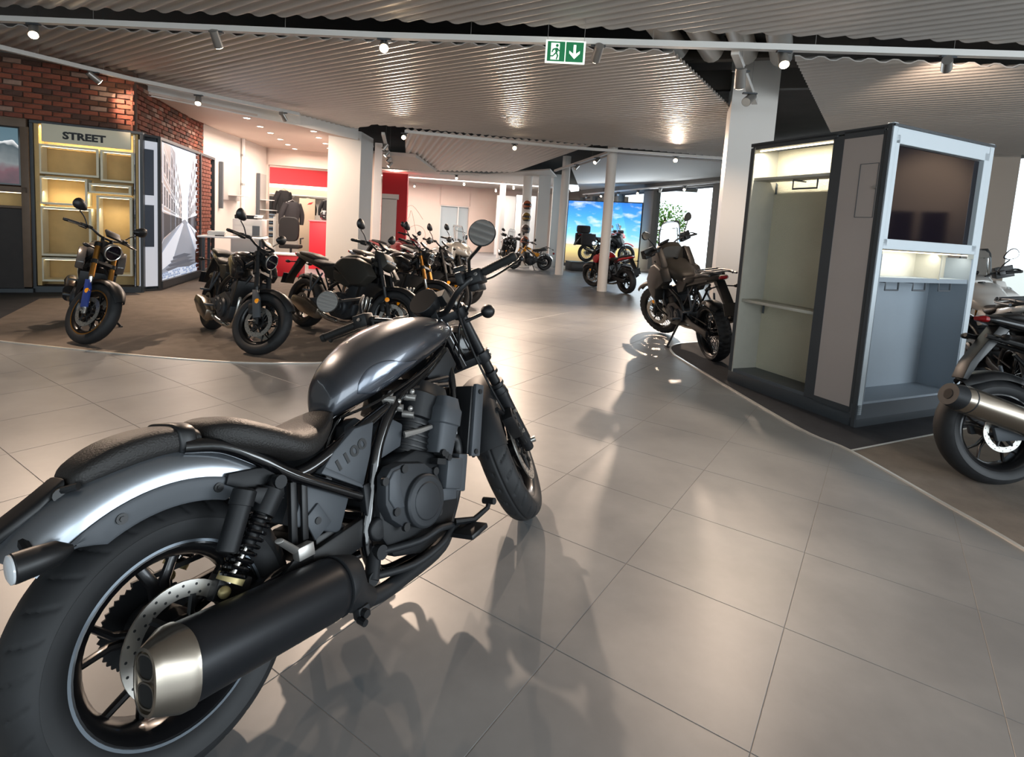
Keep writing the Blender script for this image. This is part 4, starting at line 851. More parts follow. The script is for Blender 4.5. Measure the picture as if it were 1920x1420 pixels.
# ------------------------------------------------------------------ the big cruiser in front
def cruiser():
    rt = thing('motorcycle', 'large gunmetal and black cruiser motorcycle with 1100 on its side panel', 'motorcycle', group=None)
    rt.matrix_world = bike_matrix(-.73, 1.222, .985, .252)
    WB, RK = 1.52, R(28); S = steer_fn(WB, RK, .11, .56); SB = steer_fn(WB, RK, .11, .272); fa = Vector((WB, 0, .32)); fu = Vector((-sin(RK), 0, cos(RK)))
    leg = lambda L, s: fa+Vector((0, .105*s, 0))+fu*L
    # wheels
    def gr(t, s_):
        u = (t*30+.9*abs(s_)**2) % 1
        return (.14 < abs(s_) < .72 and u < .11)
    m = M(); tyre(m, (0, 0, .32), .32, .185, .212, 300, 40, gr, .004); rw = m.build('rear_wheel', m_rub, rt, angle=50)
    m = M(); rim_mesh(m, (0, 0, .32), .212, .185, 5, .05, 'y', .024); m.build('rim', m_rim, rw)
    M().lathe([(.2155, -.0745), (.2180, -.0778), (.2105, -.0778), (.2100, -.0745)], (0, 0, .32), (0, 1, 0), 64, close=True).build('rim_glint', mat('rim_glint_grey', '5d646b', .3, .7), rw)  # thin grey ring put in for the reflection along the rim lip
    brake_disc(rw, (0, 0, .32), .128, -.092)
    sp = M(); n = 42
    prof = []
    for j in range(n*2): a = pi*j/n; r = .105 if j % 2 else .098; prof.append((r*cos(a), .32+r*sin(a)))
    sp.prism(prof, .095, .102).build('sprocket', m_engd, rw)
    def gf(t, s_):
        u = (t*26+.9*abs(s_)+(.5 if s_ > 0 else 0)) % 1
        return (.16 < abs(s_) < .82 and u < .13) or abs(s_) < .025
    m = M(S); tyre(m, fa, .32, .132, .232, 260, 40, gf, .005); fwh = m.build('front_wheel', m_rub, rt, angle=50)
    m = M(S); rim_mesh(m, fa, .232, .13, 5, .04, 'y', .02); m.build('rim', m_rim, fwh)
    brake_disc(fwh, fa, .162, -.074, S)
    # front end
    fk = M(S)
    for s in (-1, 1): fk.tube([leg(.30, s), leg(.36, s), leg(.775, s)], [.0225]*3, 16)
    fk = halves(fk, 'fork_tube', m_bk, rt)
    sl = M(S)
    for s in (-1, 1): sl.tube([leg(-.035, s), leg(.02, s), leg(.24, s), leg(.30, s), leg(.32, s), leg(.335, s)], [.024, .03, .03, .032, .033, .027], 16)
    halves(sl, 'fork_slider', m_engd, fk)
    rg = M(S)
    for s in (-1, 1):
        for L in (.29, .345, .41): rg.tube([leg(L, s), leg(L+.016, s)], .0345, 16)
    each(rg, 'fork_collar', m_bk, fk)
    yk = M(S)
    for L, r in ((.509, .036), (.741, .034)):
        for s in (-1, 1): yk.tube([leg(L-.028, s), leg(L+.022, s)], r, 16)
        c0 = fa+fu*L; off = Vector((.0, 0, 0)); yk.box(c0-Vector((.02, 0, 0)), (.075, .20, .036), Matrix.Rotation(-RK, 3, 'Y'))
    yk.build('fork_yoke', m_engd, rt, bevel=.003)
    bl = M(S)
    for L in (.498, .518): p = leg(L, -1)+Vector((-.012, -.036, 0)); bl.cyl(p, p+Vector((0, -.006, 0)), .006, 8)
    p = leg(.765, -1); bl.cyl(p+fu*.0, p+fu*.03, .014, 8); bl.cyl(leg(.74, -1)+Vector((-.01, -.034, 0)), leg(.74, -1)+Vector((-.01, -.041, 0)), .007, 8)
    bl.cyl(fa+Vector((0, -.128, 0)), fa+Vector((0, -.152, 0)), .013, 10); each(bl, 'bolts', m_steel, rt)
    cp = M(S); q = fa+fu*.135+Vector((-.075, -.098, 0))
    cp.box(q, (.065, .05, .13), Matrix.Rotation(-RK-.15, 3, 'Y')).cyl(q+Vector((.0, -.03, .03)), q+Vector((0, .03, .03)), .021, 14).cyl(q+Vector((.02, -.03, -.03)), q+Vector((.02, .03, -.03)), .021, 14).box(fa+fu*.08+Vector((-.02, -.105, 0)), (.05, .02, .14), Matrix.Rotation(-RK, 3, 'Y'))
    cp = cp.build('brake_caliper', m_bk, rt, bevel=.004); cb_ = M(S)
    for z in (.045, -.05): cb_.cyl(q+Vector((.02, -.028, z)), q+Vector((.02, -.038, z)), .010, 8)
    each(cb_, 'caliper_bolts', m_steel, cp)
    ff_ = M(S); rs = []
    for i in range(17):
        a = R(72+i*6.0); ring = []
        for y, dr in ((-.078, -.045), (-.08, -.02), (-.068, .012), (-.035, .026), (0, .03), (.035, .026), (.068, .012), (.08, -.02), (.078, -.045), (.072, -.043), (.072, -.02), (.06, .006), (0, .022), (-.06, .006), (-.072, -.02), (-.072, -.043)):
            r = .345+dr; ring.append((fa.x+r*cos(a), y, fa.z+r*sin(a)))
        rs.append(ring)
    ff_.rings(rs).build('front_fender', m_matt, rt, angle=60)
    st_ = M(S)
    for s in (-1, 1): st_.tube([leg(.17, s)+Vector((-.03, -.02*s, 0)), fa+Vector((-.26, .083*s, .21))], .009, 6).tube([leg(.24, s), fa+Vector((-.1, .08*s, .33))], .009, 6)
    halves(st_, 'fender_stay', m_bk, rt)
    hl = M(S); c = (1.365, 0, .855)
    hl.lathe([(.02, -.10), (.07, -.085), (.092, -.03), (.095, .01), (.09, .02)], c, (1, 0, .12), 28); hl = hl.build('headlight', m_gb, rt)
    M(S).lathe([(.088, .014), (.07, .026), (.0, .032)], c, (1, 0, .12), 28).build('headlight_glass', m_lamp, hl)
    # bars and controls
    hb = M(SB)
    hb.tube([(1.035, -.43, 1.108), (1.034, -.30, 1.088), (1.00, -.25, 1.07), (.995, -.19, 1.035), (1.06, -.10, .99), (1.09, -.05, .985), (1.09, .05, .985), (1.06, .10, .99), (1.05, .18, 1.02), (1.03, .25, 1.04), (1.012, .30, 1.037), (.963, .43, 1.021)], .0125, 10, smooth=5)
    hb = hb.build('handlebar', m_bk, rt)
    for p, q in (((1.034, -.305, 1.089), (1.036, -.43, 1.109)), ((1.010, .305, 1.036), (.965, .428, 1.021))):
        p, q = Vector(p), Vector(q); d = (q-p).normalized(); g = M(SB); pts = []; rr = []
        for i in range(25): pts.append(p.lerp(q, i/24)); rr.append(.0172 if i % 2 else .0158)
        g.tube(pts, rr, 14); g.tube([q, q+d*.004, q+d*.016, q+d*.018], [.019, .019, .016, .010], 14); g.build('grip', mat('grip_rubber', '141414', .7), hb)
    sw = M(SB); sw.box((1.03, -.272, 1.078), (.06, .062, .055), Matrix.Rotation(.1, 3, 'Y')).box((1.06, -.255, 1.05), (.075, .04, .045)).box((1.012, -.225, 1.085), (.085, .03, .05)).box((1.06, -.235, 1.10), (.07, .05, .035))
    sw.box((1.02, .265, 1.045), (.06, .065, .055)).box((1.05, .24, 1.03), (.05, .04, .05)); sw = halves(sw, 'switch_housing', m_bk, hb, bevel=.006)
    bt = M(SB)
    for p in ((1.0, -.285, 1.085), (.998, -.262, 1.072), (.985, .262, 1.05)): bt.cyl(Vector(p), Vector(p)+Vector((-.004, -.0, .003)), .0075, 10)
    each(bt, 'switch_buttons', m_alu, sw)
    lv = M(SB); lv.tube([(1.05, -.26, 1.066), (1.085, -.30, 1.066), (1.09, -.36, 1.078), (1.07, -.45, 1.098)], [.009, .008, .0075, .009], 8, smooth=4, flat=.6).ball((1.068, -.455, 1.099), .011, 10, 6)
    lv.tube([(1.05, .26, 1.04), (1.085, .30, 1.03), (1.08, .38, 1.02), (1.045, .46, 1.01)], [.009, .008, .0075, .009], 8, smooth=4, flat=.6).ball((1.043, .465, 1.01), .011, 10, 6); halves(lv, 'lever', m_bk, hb)
    rsv = M(SB); rsv.box((1.075, -.20, 1.125), (.06, .05, .035)).cyl((1.075, -.2, 1.1), (1.075, -.2, 1.125), .012, 8); rsv.build('brake_reservoir', m_bk, hb, bevel=.004)
    for cx, st0, dr, rr in (((.83, -.42, 1.19), [(1.015, -.255, 1.095), (.955, -.29, 1.13), (.90, -.325, 1.135), (.875, -.37, 1.15), (.855, -.405, 1.165)], Vector((-.93, -.30, .10)), .047), ((1.189, .55, 1.201), [(1.03, .275, 1.06), (1.06, .29, 1.12), (1.14, .32, 1.165), (1.2, .38, 1.17), (1.21, .50, 1.19)], Vector((-.90, -.42, .06)), .05)):
        dr.normalize(); cx = Vector(cx); mr_ = M(SB)
        mr_.tube(st0, .0065, 8, smooth=4); mr_.lathe([(.012, -.024), (.03, -.02), (rr*.97, -.007), (rr*1.03, .002), (rr*1.0, .006), (rr*.95, .006)], cx, dr, 32)
        mo = mr_.build('mirror', m_bk, hb); M(SB).lathe([(rr*.95, .006), (rr*.95, .0075)], cx, dr, 32).build('mirror_glass', m_mirror, mo)
    ga = M(SB); gd = Vector((-.78, 0, .62)).normalized(); gc = Vector((1.075, .0, 1.05))
    ga.lathe([(.03, -.075), (.048, -.05), (.058, -.02), (.062, .0), (.062, .012), (.054, .012)], gc, gd, 32).box(gc+Vector((.05, -.05, .0)), (.05, .06, .05), Matrix.Rotation(-.6, 3, 'Y')).box((1.09, -.03, .99), (.03, .03, .05))
    ga = ga.build('instrument', m_bk, rt, bevel=.0015, seg=1); M(SB).lathe([(.055, .008), (.055, .0095)], gc, gd, 32).build('instrument_glass', m_tvglass, ga)
    for s in (-1, 1):
        b = M(SB); b.tube([(1.172, .115*s, .935), (1.19, .19*s, .948)], .008, 8).ball((1.197, .212*s, .951), .029, 16, 10, (1.05, 1, 1)); b.build('turn_signal', m_bk, rt)
    cl = M(SB)
    for pts in ([(1.06, -.22, 1.06), (1.16, -.16, 1.0), (1.22, -.06, .93), (1.16, -.05, .80)], [(1.05, -.2, 1.04), (1.12, -.12, .99), (1.2, -.09, .86), (1.3, -.085, .66), (1.42, -.09, .45)], [(1.04, .24, 1.03), (1.14, .16, 1.02), (1.2, .06, .92), (1.12, .03, .82)], [(1.03, .2, 1.02), (1.15, .1, .98), (1.17, .05, .85)]): cl.tube(pts, .005, 6, smooth=6)
    each(cl, 'cables', m_bk, rt)
    # tank
    TK = [(.515, .733, .052, .026), (.53, .757, .075, .05), (.56, .784, .10, .072), (.635, .822, .136, .094), (.74, .862, .158, .105), (.87, .899, .168, .098), (.99, .919, .155, .077), (1.07, .924, .122, .052), (1.125, .918, .082, .030), (1.15, .910, .04, .012)]
    P_, _ = smooth_path([Vector((q[0], q[1], q[2])) for q in TK], .1, 4); Q_, _ = smooth_path([Vector((q[0], q[3], 0)) for q in TK], .1, 4)
    TS_ = [(p.x, p.y, p.z, q.y) for p, q in zip(P_, Q_)]
    tk = M().loft(TS_, 40, 2.35).build('fuel_tank', m_gun, rt, angle=80)
    def tank_y(x, z, e=2.35):
        for a, b in zip(TS_[:-1], TS_[1:]):
            if a[0] <= x <= b[0]:
                t = (x-a[0])/(b[0]-a[0]+1e-9); zc, hw, hh = [a[i]*(1-t)+b[i]*t for i in (1, 2, 3)]
                return hw*max(.02, 1-min(.98, abs((z-zc)/hh))**e)**(1/e)
        return .05
    ol = [(.585, .775), (.592, .81), (.622, .845), (.665, .862), (.71, .862), (.77, .845), (.83, .842), (.81, .825), (.74, .79), (.66, .762)]
    ol, _ = smooth_path([Vector((x, 0, z)) for x, z in ol+ol[:1]], .1, 4); ol = ol[:-1]; cx = sum(p.x for p in ol)/len(ol); cz = sum(p.z for p in ol)/len(ol)
    for s in (-1, 1):
        pn_ = M(); rs = []
        for f, off in ((1.0, .0005), (.985, .004), (.9, .0045), (.6, .0045), (.3, .0045), (.03, .0045)):
            ring = []
            for p in ol:
                x, z = cx+(p.x-cx)*f, cz+(p.z-cz)*f; ring.append((x, s*(tank_y(x, z)+off), z))
            rs.append(ring)
        pn_.rings(rs, caps=False).build('tank_side_panel', mat('tank_panel_paint', '5d636e', .22, .6, coat=1.), tk, angle=70)
    M().lathe([(.028, -.01), (.03, .004), (.024, .009), (.0, .01)], (.93, 0, .997), (0, 0, 1), 20).build('filler_cap', m_bk, tk)
    M().tube([(.53, -.085, .712), (.648, -.135, .738), (.834, -.155, .795), (.989, -.13, .85), (1.07, -.09, .885)], .005, 6, smooth=4).tube([(.53, .085, .712), (.648, .135, .738), (.834, .155, .795), (.989, .13, .85), (1.07, .09, .885)], .005, 6, smooth=4).build('tank_seam', m_gb, tk)
    # seats
    def smooth_st(st, k=4):
        P, _ = smooth_path([Vector(q[:3]) for q in st], .1, k); Q, _ = smooth_path([Vector((q[0], q[3], q[4])) for q in st], .1, k)
        return [(p.x, p.y, p.z, q.y, q.z) for p, q in zip(P, Q)]
    M().loft(smooth_st([(.105, .762, .04, .012, 2.5), (.13, .765, .10, .036, 2.8), (.19, .748, .145, .052, 3), (.27, .712, .158, .052, 3), (.35, .675, .162, .046, 3), (.42, .677, .14, .042, 3), (.48, .704, .105, .030, 2.6), (.525, .730, .06, .012, 2.4)]), 32).build('rider_seat', m_seat, rt, angle=80)
    pd = M().loft(smooth_st([(-.165, .736, .05, .012, 2.5), (-.145, .748, .072, .028, 3), (-.08, .768, .088, .037, 3.2), (0, .777, .092, .037, 3.6), (.065, .772, .092, .035, 3.6), (.103, .766, .088, .026, 3)]), 32).build('pillion_pad', m_seat, rt, angle=80)
    M().loft([(.048, .773, .096, .040, 3.6), (.053, .773, .099, .043, 3.6), (.083, .770, .099, .041, 3.6), (.088, .769, .096, .038, 3.6)], 32).build('pad_strap', m_bk, pd, angle=60)
    M().tube([(-.16, -.085, .735), (-.19, -.03, .728), (-.19, .03, .728), (-.16, .085, .735)], .008, 8, smooth=3).lathe([(.014, -.008), (.014, .008)], (-.185, -.05, .722), (0, 1, 0), 12).build('pad_clip', m_bk, pd)
    # rear fender
    rs = []
    for i in range(31):
        a = R(48+i*2.85); ring = []
        w_ = .108*(1 if i < 24 else 1-(i-24)*.012); k_ = 1.0
        for y, r in ((-1.0, .362), (-1.0, .385), (-.96, .405), (-.85, .424), (-.6, .438), (-.3, .445), (0, .447), (.3, .445), (.6, .438), (.85, .424), (.96, .405), (1.0, .385), (1.0, .362), (.96, .362), (.94, .385), (.88, .402), (.6, .43), (0, .44), (-.6, .43), (-.88, .402), (-.94, .385), (-.96, .362)):
            ring.append((r*cos(a), y*w_, .32+r*sin(a)))
        rs.append(ring)
    fd = M().rings(rs).build('rear_fender', mat('lightened_gunmetal', '8d949c', .28, .85, coat=1.), rt, angle=60)  # tank's gunmetal made lighter, so its colour carries the bright side reflection
    for s in (-1, 1):
        ty = M(); rs = []
        for i in range(23):
            a = R(52+i*3.3); t = min(1, i/4, (22-i)/3); r0 = .364; r1 = r0-.055*max(.12, t)
            rs.append([(r*cos(a), s*y, .32+r*sin(a)) for r, y in ((r0, .106), (r0, .113), (r0-.008, .116), ((r0+r1)/2, .112), (r1+.006, .114), (r1, .112), (r1, .104))])
        to = ty.rings(rs).build('fender_trim', m_satin, fd, angle=50)
        bo = M()
        for a in (70, 107): p = Vector((.338*cos(R(a)), s*.112, .32+.338*sin(R(a)))); bo.cyl(p, p+Vector((0, s*.006, 0)), .012, 12).cyl(p, p+Vector((0, s*.009, 0)), .006, 6)
        each(bo, 'trim_bolts', m_bk, to)
    tl = M().loft([(-.36, .645, .035, .010, 4), (-.30, .662, .045, .016, 4), (-.22, .705, .05, .018, 4), (-.17, .742, .045, .012, 4)], 16).box((-.37, 0, .60), (.02, .11, .14)).build('tail_bracket', m_bk, rt, bevel=.003)
    M().loft([(-.375, .66, .03, .018, 3), (-.36, .66, .045, .022, 3), (-.33, .666, .045, .014, 3)], 16).build('tail_light', m_redlens, tl)
    for s in (-1, 1):
        b = M(); b.lathe([(.007, .08), (.024, .055), (.028, .02), (.029, -.012), (.027, -.014)], (-.285, .165*s, .633), (1, 0, 0), 20).tube([(-.255, .05*s, .66), (-.265, .15*s, .636)], .010, 8); b = b.build('rear_turn_signal', m_bk, tl)
        M().lathe([(.0275, -.0145), (.0275, -.018), (.02, -.021)], (-.285, .165*s, .633), (1, 0, 0), 20).build('signal_lens', m_lamp, b)
    # frame
    fm = M()
    for s in (-1, 1):
        fm.tube([(.06, .085*s, .755), (.14, .10*s, .735), (.22, .115*s, .682), (.32, .12*s, .602), (.435, .12*s, .530), (.565, .12*s, .450)], .0195, 12, smooth=4)
        fm.tube([(.33, .115*s, .60), (.385, .115*s, .605), (.509, .115*s, .642), (.724, .11*s, .715), (.926, .09*s, .785), (1.08, .055*s, .85)], .0205, 12, smooth=4)
        fm.tube([(.80, .10*s, .742), (.70, .125*s, .69), (.625, .13*s, .60), (.585, .13*s, .50), (.555, .13*s, .42), (.530, .13*s, .35), (.527, .13*s, .29), (.55, .13*s, .225)], .020, 12, smooth=5)
        fm.tube([(1.13, .03*s, .82), (1.09, .075*s, .72), (1.04, .10*s, .55), (.985, .10*s, .38), (.94, .10*s, .24), (.84, .10*s, .185), (.62, .11*s, .20), (.55, .12*s, .24)], .015, 12, smooth=5)
        fm.tube([(.385, .112*s, .61), (.41, .112*s, .60), (.44, .115*s, .55)], .012, 8)
    fm.tube([fa+fu*.50+Vector((-.035, 0, 0)), fa+fu*.75+Vector((-.035, 0, 0))], .033, 16)
    fm.tube([(.55, -.14, .385), (.55, .14, .385)], .03, 14).tube([(.22, -.11, .68), (.22, .11, .68)], .014, 10)
    fm.build('frame', m_gb, rt)
    for s in (-1, 1):
        M().prism([(.215, .655), (.29, .635), (.285, .56), (.215, .585), (.13, .64), (.14, .665)], .108*s, .125*s).build('shock_mount', m_engd, rt, bevel=.004)
        # side panel and air box
        sp_ = M().prism([(.395, .582), (.448, .63), (.536, .678), (.618, .680), (.588, .583), (.54, .488)], .10*s, .138*s, .03).build('side_panel', m_satin, rt, bevel=.005)
        pr_ = M().prism([(.395, .582), (.41, .596), (.532, .506), (.54, .488)], .134*s, .1415*s).build('panel_rim', m_satin, sp_, bevel=.002)
        if s < 0: text('1100', .046, m_bk, sp_, 'lettering', .0015, Matrix.Translation((.508, -.1388, .602)) @ Matrix.Rotation(R(-21), 4, 'Y') @ Matrix.Rotation(R(90), 4, 'X'), 1.5, .0012)
        M().prism([(.625, .542), (.652, .653), (.705, .672), (.76, .635), (.75, .60), (.735, .56)], .06*s, .118*s, .06).build('air_box_cover', m_satin, rt, bevel=.005)
    # engine
    en = M(); en.prism([(.56, .33), (.60, .25), (.72, .21), (.86, .225), (.93, .30), (.94, .40), (.86, .50), (.76, .545), (.64, .54), (.57, .46)], -.165, .165); en = en.build('engine', m_engd, rt, bevel=.012)
    for s in (-1, 1):
        cv = M(); oc = [(.562, .430), (.578, .515), (.605, .535), (.66, .535), (.76, .505), (.82, .45), (.83, .39), (.79, .335), (.72, .315), (.62, .335), (.578, .375)]
        cv.prism(oc, .16*s, .195*s, .06); cv.lathe([(.086, .18*s), (.086, .207*s), (.078, .213*s), (.06, .2135*s), (.058, .217*s), (.0, .2175*s)] if s > 0 else [(.086, -.18), (.086, -.207), (.078, -.213), (.06, -.2135), (.058, -.217), (.0, -.2175)], (.73, 0, .385), (0, 1, 0), 40)
        cv = cv.build('engine_cover', m_eng, en, bevel=.006)
        bo = M()
        for x, z in ((.605, .395), (.66, .512), (.575, .50), (.80, .46), (.79, .325), (.635, .335), (.80, .40)): bo.cyl((x, .19*s, z), (x, .203*s, z), .0135, 10)
        each(bo, 'cover_bolts', m_bk, en)
        pl2 = M(); pl2.prism([(.58, .44), (.592, .50), (.615, .52), (.645, .52), (.635, .45), (.64, .395), (.60, .40)], .193*s, .201*s, .04); pl2.build('cover_plate', m_satin, en, bevel=.003)
        M().lathe([(.036, .12*s), (.036, .158*s), (.03, .164*s), (0, .165*s)] if s > 0 else [(.036, -.12), (.036, -.158), (.03, -.164), (0, -.165)], (.56, 0, .355), (0, 1, 0), 24).prism([(.535, .50), (.56, .50), (.585, .40), (.59, .33), (.53, .32)], .115*s, .145*s).build('pivot_cover', m_engd, rt, bevel=.004)
        # water pump, sensor boxes and hoses at the front of the engine
        M().box((.885, .18*s, .425), (.085, .06, .105), Matrix.Rotation(.35, 3, 'Y')).box((.94, .165*s, .41), (.05, .06, .13), Matrix.Rotation(.35, 3, 'Y')).build('pump_housing', m_satin, en, bevel=.006)
        M().box((.845, .185*s, .365), (.09, .03, .04), Matrix.Rotation(.25, 3, 'Y')).build('engine_bracket', m_satin, en, bevel=.003)
    cy = M(); ct_ = Vector((.5, 0, .866))
    cy.loft([(0, 0, .14, .105, 5), (.17, 0, .14, .105, 5), (.175, 0, .155, .115, 5), (.26, 0, .155, .115, 5), (.27, 0, .14, .10, 5), (.31, 0, .13, .085, 4)], 24)
    A_ = Matrix.Rotation(R(-62), 3, 'Y'); cy.v = [tuple(A_ @ Vector(p)+Vector((.795, 0, .46))) for p in cy.v]; cy.build('cylinder_block', m_engd, en, angle=40)
    fn = M()
    for k in range(7): fn.loft([(.03+k*.02, 0, .147, .112, 5), (.036+k*.02, 0, .147, .112, 5)], 24)
    fn.v = [tuple(A_ @ Vector(p)+Vector((.795, 0, .46))) for p in fn.v]; fn.build('cooling_fins', m_bk, en)['kind'] = 'stuff'
    ig = M(); ig.loft([(0, 0, .035, .042, 5), (.10, 0, .040, .05, 5), (.105, 0, .046, .056, 5), (.155, 0, .046, .056, 5), (.165, 0, .040, .05, 5), (.20, 0, .032, .040, 4)], 20)
    A2 = Matrix.Rotation(R(-66), 3, 'Y'); ig.v = [tuple(A2 @ Vector(p)+Vector((.865, -.165, .50))) for p in ig.v]; ig.build('ignition_cover', m_satin, en, angle=40)
    ig = M()
    for k in range(3): ig.tube([(.845+k*.012, -.17, .49-k*.012+.02), (.845+k*.012, -.21, .49-k*.012+.02)], .012, 10)
    ig.box((.855, -.165, .475), (.09, .075, .02), Matrix.Rotation(.35, 3, 'Y')).build('actuator', m_bk, en)
    inj = M()
    for x, z in ((.70, .735), (.73, .70), (.78, .665), (.80, .72)): inj.cyl((x, -.10, z), (x+.02, -.135, z-.01), .013, 10).ball((x+.01, -.13, z+.015), .010, 8, 6)
    inj.tube([(.745, -.13, .60), (.80, -.155, .60), (.85, -.16, .60)], [.012, .010, .008], 8); each(inj, 'fuel_fittings', m_alu, en)
    hs = M(); hs.tube([(.93, -.12, .50), (.99, -.13, .52), (1.00, -.13, .47), (.965, -.14, .42), (.93, -.15, .41)], .021, 10, smooth=5).tube([(.86, -.12, .72), (.95, -.13, .69), (.985, -.135, .60)], .006, 6, smooth=4).tube([(.80, -.11, .745), (.9, -.12, .735), (1.02, -.11, .72)], .009, 6, smooth=3).tube([(.79, -.10, .76), (.9, -.11, .75), (1.04, -.10, .745)], .008, 6); each(hs, 'hoses', m_bk, rt)
    ra = M(); ra.prism([(1.112, .695), (1.15, .682), (1.062, .437), (1.024, .45)], -.155, .155); ra = ra.build('radiator', m_bk, rt, bevel=.004)
    rf_ = M()
    for k in range(14): t = k/13; rf_.box((1.115-.088*t+.022, 0, .675-.228*t), (.004, .29, .006), Matrix.Rotation(-.35, 3, 'Y'))
    rf_.build('radiator_fins', m_alu, ra)['kind'] = 'stuff'
    for s in (-1, 1):
        M().prism([(1.125, .70), (1.172, .684), (1.082, .425), (1.032, .44)], .152*s, .170*s).build('radiator_side_cover', m_satin, ra, bevel=.004)
        b = M()
        for x, z in ((1.138, .665), (1.06, .45)): b.cyl((x, .168*s, z), (x, .175*s, z), .010, 10)
        each(b, 'cover_bolts', m_bk, ra)
    # neck cover
    M().prism([(.93, .80), (1.10, .86), (1.14, .78), (1.08, .72), (.98, .735)], -.07, .07).build('neck_cover', m_matt, rt, bevel=.006)
    # exhaust
    ep = M()
    for s in (-1, 1): ep.tube([(.98, .06*s, .50), (1.03, .06*s, .46), (1.02, .03*s-.05, .34), (.95, -.08, .225), (.85, -.12, .172), (.63, -.155, .172), (.50, -.175, .183), (.40, -.19, .22)], .025, 14, smooth=5)
    ep = ep.build('exhaust_pipe', m_matt, rt)
    mb0, mb1 = Vector((.335, -.205, .292)), Vector((-.072, -.238, .338)); dx = (mb1-mb0).normalized()
    mf = M(); mf.tube([mb0-dx*.012, mb0, mb0+dx*.02, mb1], [.066, .077, .081, .083], 40); mf = mf.build('muffler', mat('muffler_black', '1c1e22', .38, .3), rt)
    jn = M(); jn.tube([Vector((.47, -.185, .195)), Vector((.42, -.19, .225)), mb0-dx*.035, mb0-dx*.006], [.03, .044, .075, .083], 28); jn.box((.405, -.225, .195), (.04, .03, .035)).build('muffler_joint', m_matt, mf, bevel=.004)
    cb1 = M(); cb1.cyl((.385, -.235, .185), (.385, -.262, .18), .010, 8).cyl((.40, -.23, .20), (.40, -.255, .196), .012, 8).build('clamp_bolts', m_bk, mf)
    ec = M(); rs = []
    for t, r, ey in ((0, .0835, 1), (.02, .0825, .98), (.055, .070, .86), (.068, .064, .82), (.069, .058, .78), (.058, .056, .76)):
        c = mb1+dx*t; u = Vector((0, 0, 1)); u = (u-dx*u.dot(dx)).normalized(); w = dx.cross(u)
        rs.append([c+(u*math.copysign(abs(cos(a))**.8, cos(a))+w*math.copysign(abs(sin(a))**.8, sin(a))*ey*(1 if t < .03 else .82))*r for a in [2*pi*j/40 for j in range(40)]])
    ec.rings(rs, caps=False).build('muffler_end_cap', m_brush, mf)
    u = Vector((0, 0, 1)); u = (u-dx*u.dot(dx)).normalized(); w = dx.cross(u); c = mb1+dx*.060
    oval = lambda c0, rv, rh, t: [c0+dx*t+u*rv*math.copysign(abs(cos(a))**.75, cos(a))+w*rh*math.copysign(abs(sin(a))**.75, sin(a)) for a in [2*pi*k/28 for k in range(28)]]
    M().rings([oval(c, .056, .043, 0), oval(c, .056, .043, .003)]).build('end_plate', m_brush, mf)
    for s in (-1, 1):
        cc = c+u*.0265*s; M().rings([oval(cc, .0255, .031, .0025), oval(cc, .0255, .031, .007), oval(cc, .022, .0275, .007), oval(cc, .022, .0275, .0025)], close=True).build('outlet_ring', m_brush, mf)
        M().rings([oval(cc, .0222, .0277, .003), oval(cc, .0222, .0277, .0042)]).build('outlet_hole', mat('outlet_shade', '060606', .9), mf)  # solid black disc painted in for the shade inside the outlet
    # swing arm, shocks, chain
    sw = M()
    for s in (-1, 1): sw.prism([(.60, .41), (.60, .33), (.30, .295), (.02, .285), (-.04, .30), (-.04, .345), (.05, .36), (.30, .375)], .105*s, .135*s)
    sw.box((.42, 0, .36), (.10, .22, .09)); sw.build('swing_arm', m_bk, rt, bevel=.005)
    ch_ = M(); ch_.prism([(-.02, .432), (.57, .43), (.585, .40), (.57, .345), (-.02, .212), (-.02, .225), (.56, .358), (.57, .40), (.56, .416), (-.02, .42)], .093, .105); ch_.build('chain', m_engd, rt)
    for s in (-1, 1):
        a, b = Vector((.255, .140*s, .607)), Vector((.085, .140*s, .395)); d = (b-a).normalized(); L = (b-a).length
        sk_ = M(); sk_.tube([a-d*.012, a+d*.02, a+d*.021, a+d*.085], [.018, .018, .034, .034], 18).cyl((a.x, .12*s, a.z), (a.x, .163*s, a.z), .018, 14); sk_.tube([a+d*.085, a+d*.17], .020, 14); sk_ = sk_.build('shock_absorber', m_engd, rt)
        M().tube([a+d*.15, b-d*.02], .0095, 12).build('piston_rod', m_chrome, sk_); sp2 = M(); coil(sp2, a+d*.09, b-d*.035, .031, .0052, 8.5); sp2.build('spring', m_gb, sk_)
        M().tube([b-d*.04, b-d*.022], [.033, .033], 18).ball(b, .015, 12, 8).build('spring_seat', mat('pale_gold_seat', 'b8a878', .4, .4), sk_)
        r0, r1 = Vector((.150, .172*s, .622)), Vector((.086, .175*s, .498)); e = (r1-r0).normalized()
        M().tube([r0-e*.006, r0, r0+e*.035, r0+e*.036, r1, r1+e*.003], [.018, .029, .030, .026, .026, .022], 22).build('shock_reservoir', m_engd, sk_)
        M().prism([(.245, .595), (.262, .56), (.19, .57), (.16, .60), (.19, .615)], .135*s, .16*s).build('reservoir_bracket', m_engd, sk_, bevel=.003)
        # boxes and pegs between shock and engine
        M().box((.405, .085*s, .475), (.17, .06, .12), Matrix.Rotation(.5, 3, 'Y')).build('battery_box', m_satin, rt, bevel=.008)
        bx = M().prism([(.335, .47), (.385, .50), (.42, .43), (.36, .40)], .115*s, .124*s).build('box_cover', m_satin, rt, bevel=.003); M().cyl((.375, .122*s, .452), (.375, .128*s, .452), .010, 12).build('box_bolt', m_bk, bx)
        for x in (.305, .34): M().box((x, .115*s, .50), (.02, .02, .17), Matrix.Rotation(.12, 3, 'Y')).build('side_stay', m_bk, rt, bevel=.003)
        M().prism([(.17, .33), (.31, .415), (.33, .385), (.33, .34)], .14*s, .152*s).build('peg_plate', m_engd, rt, bevel=.004)
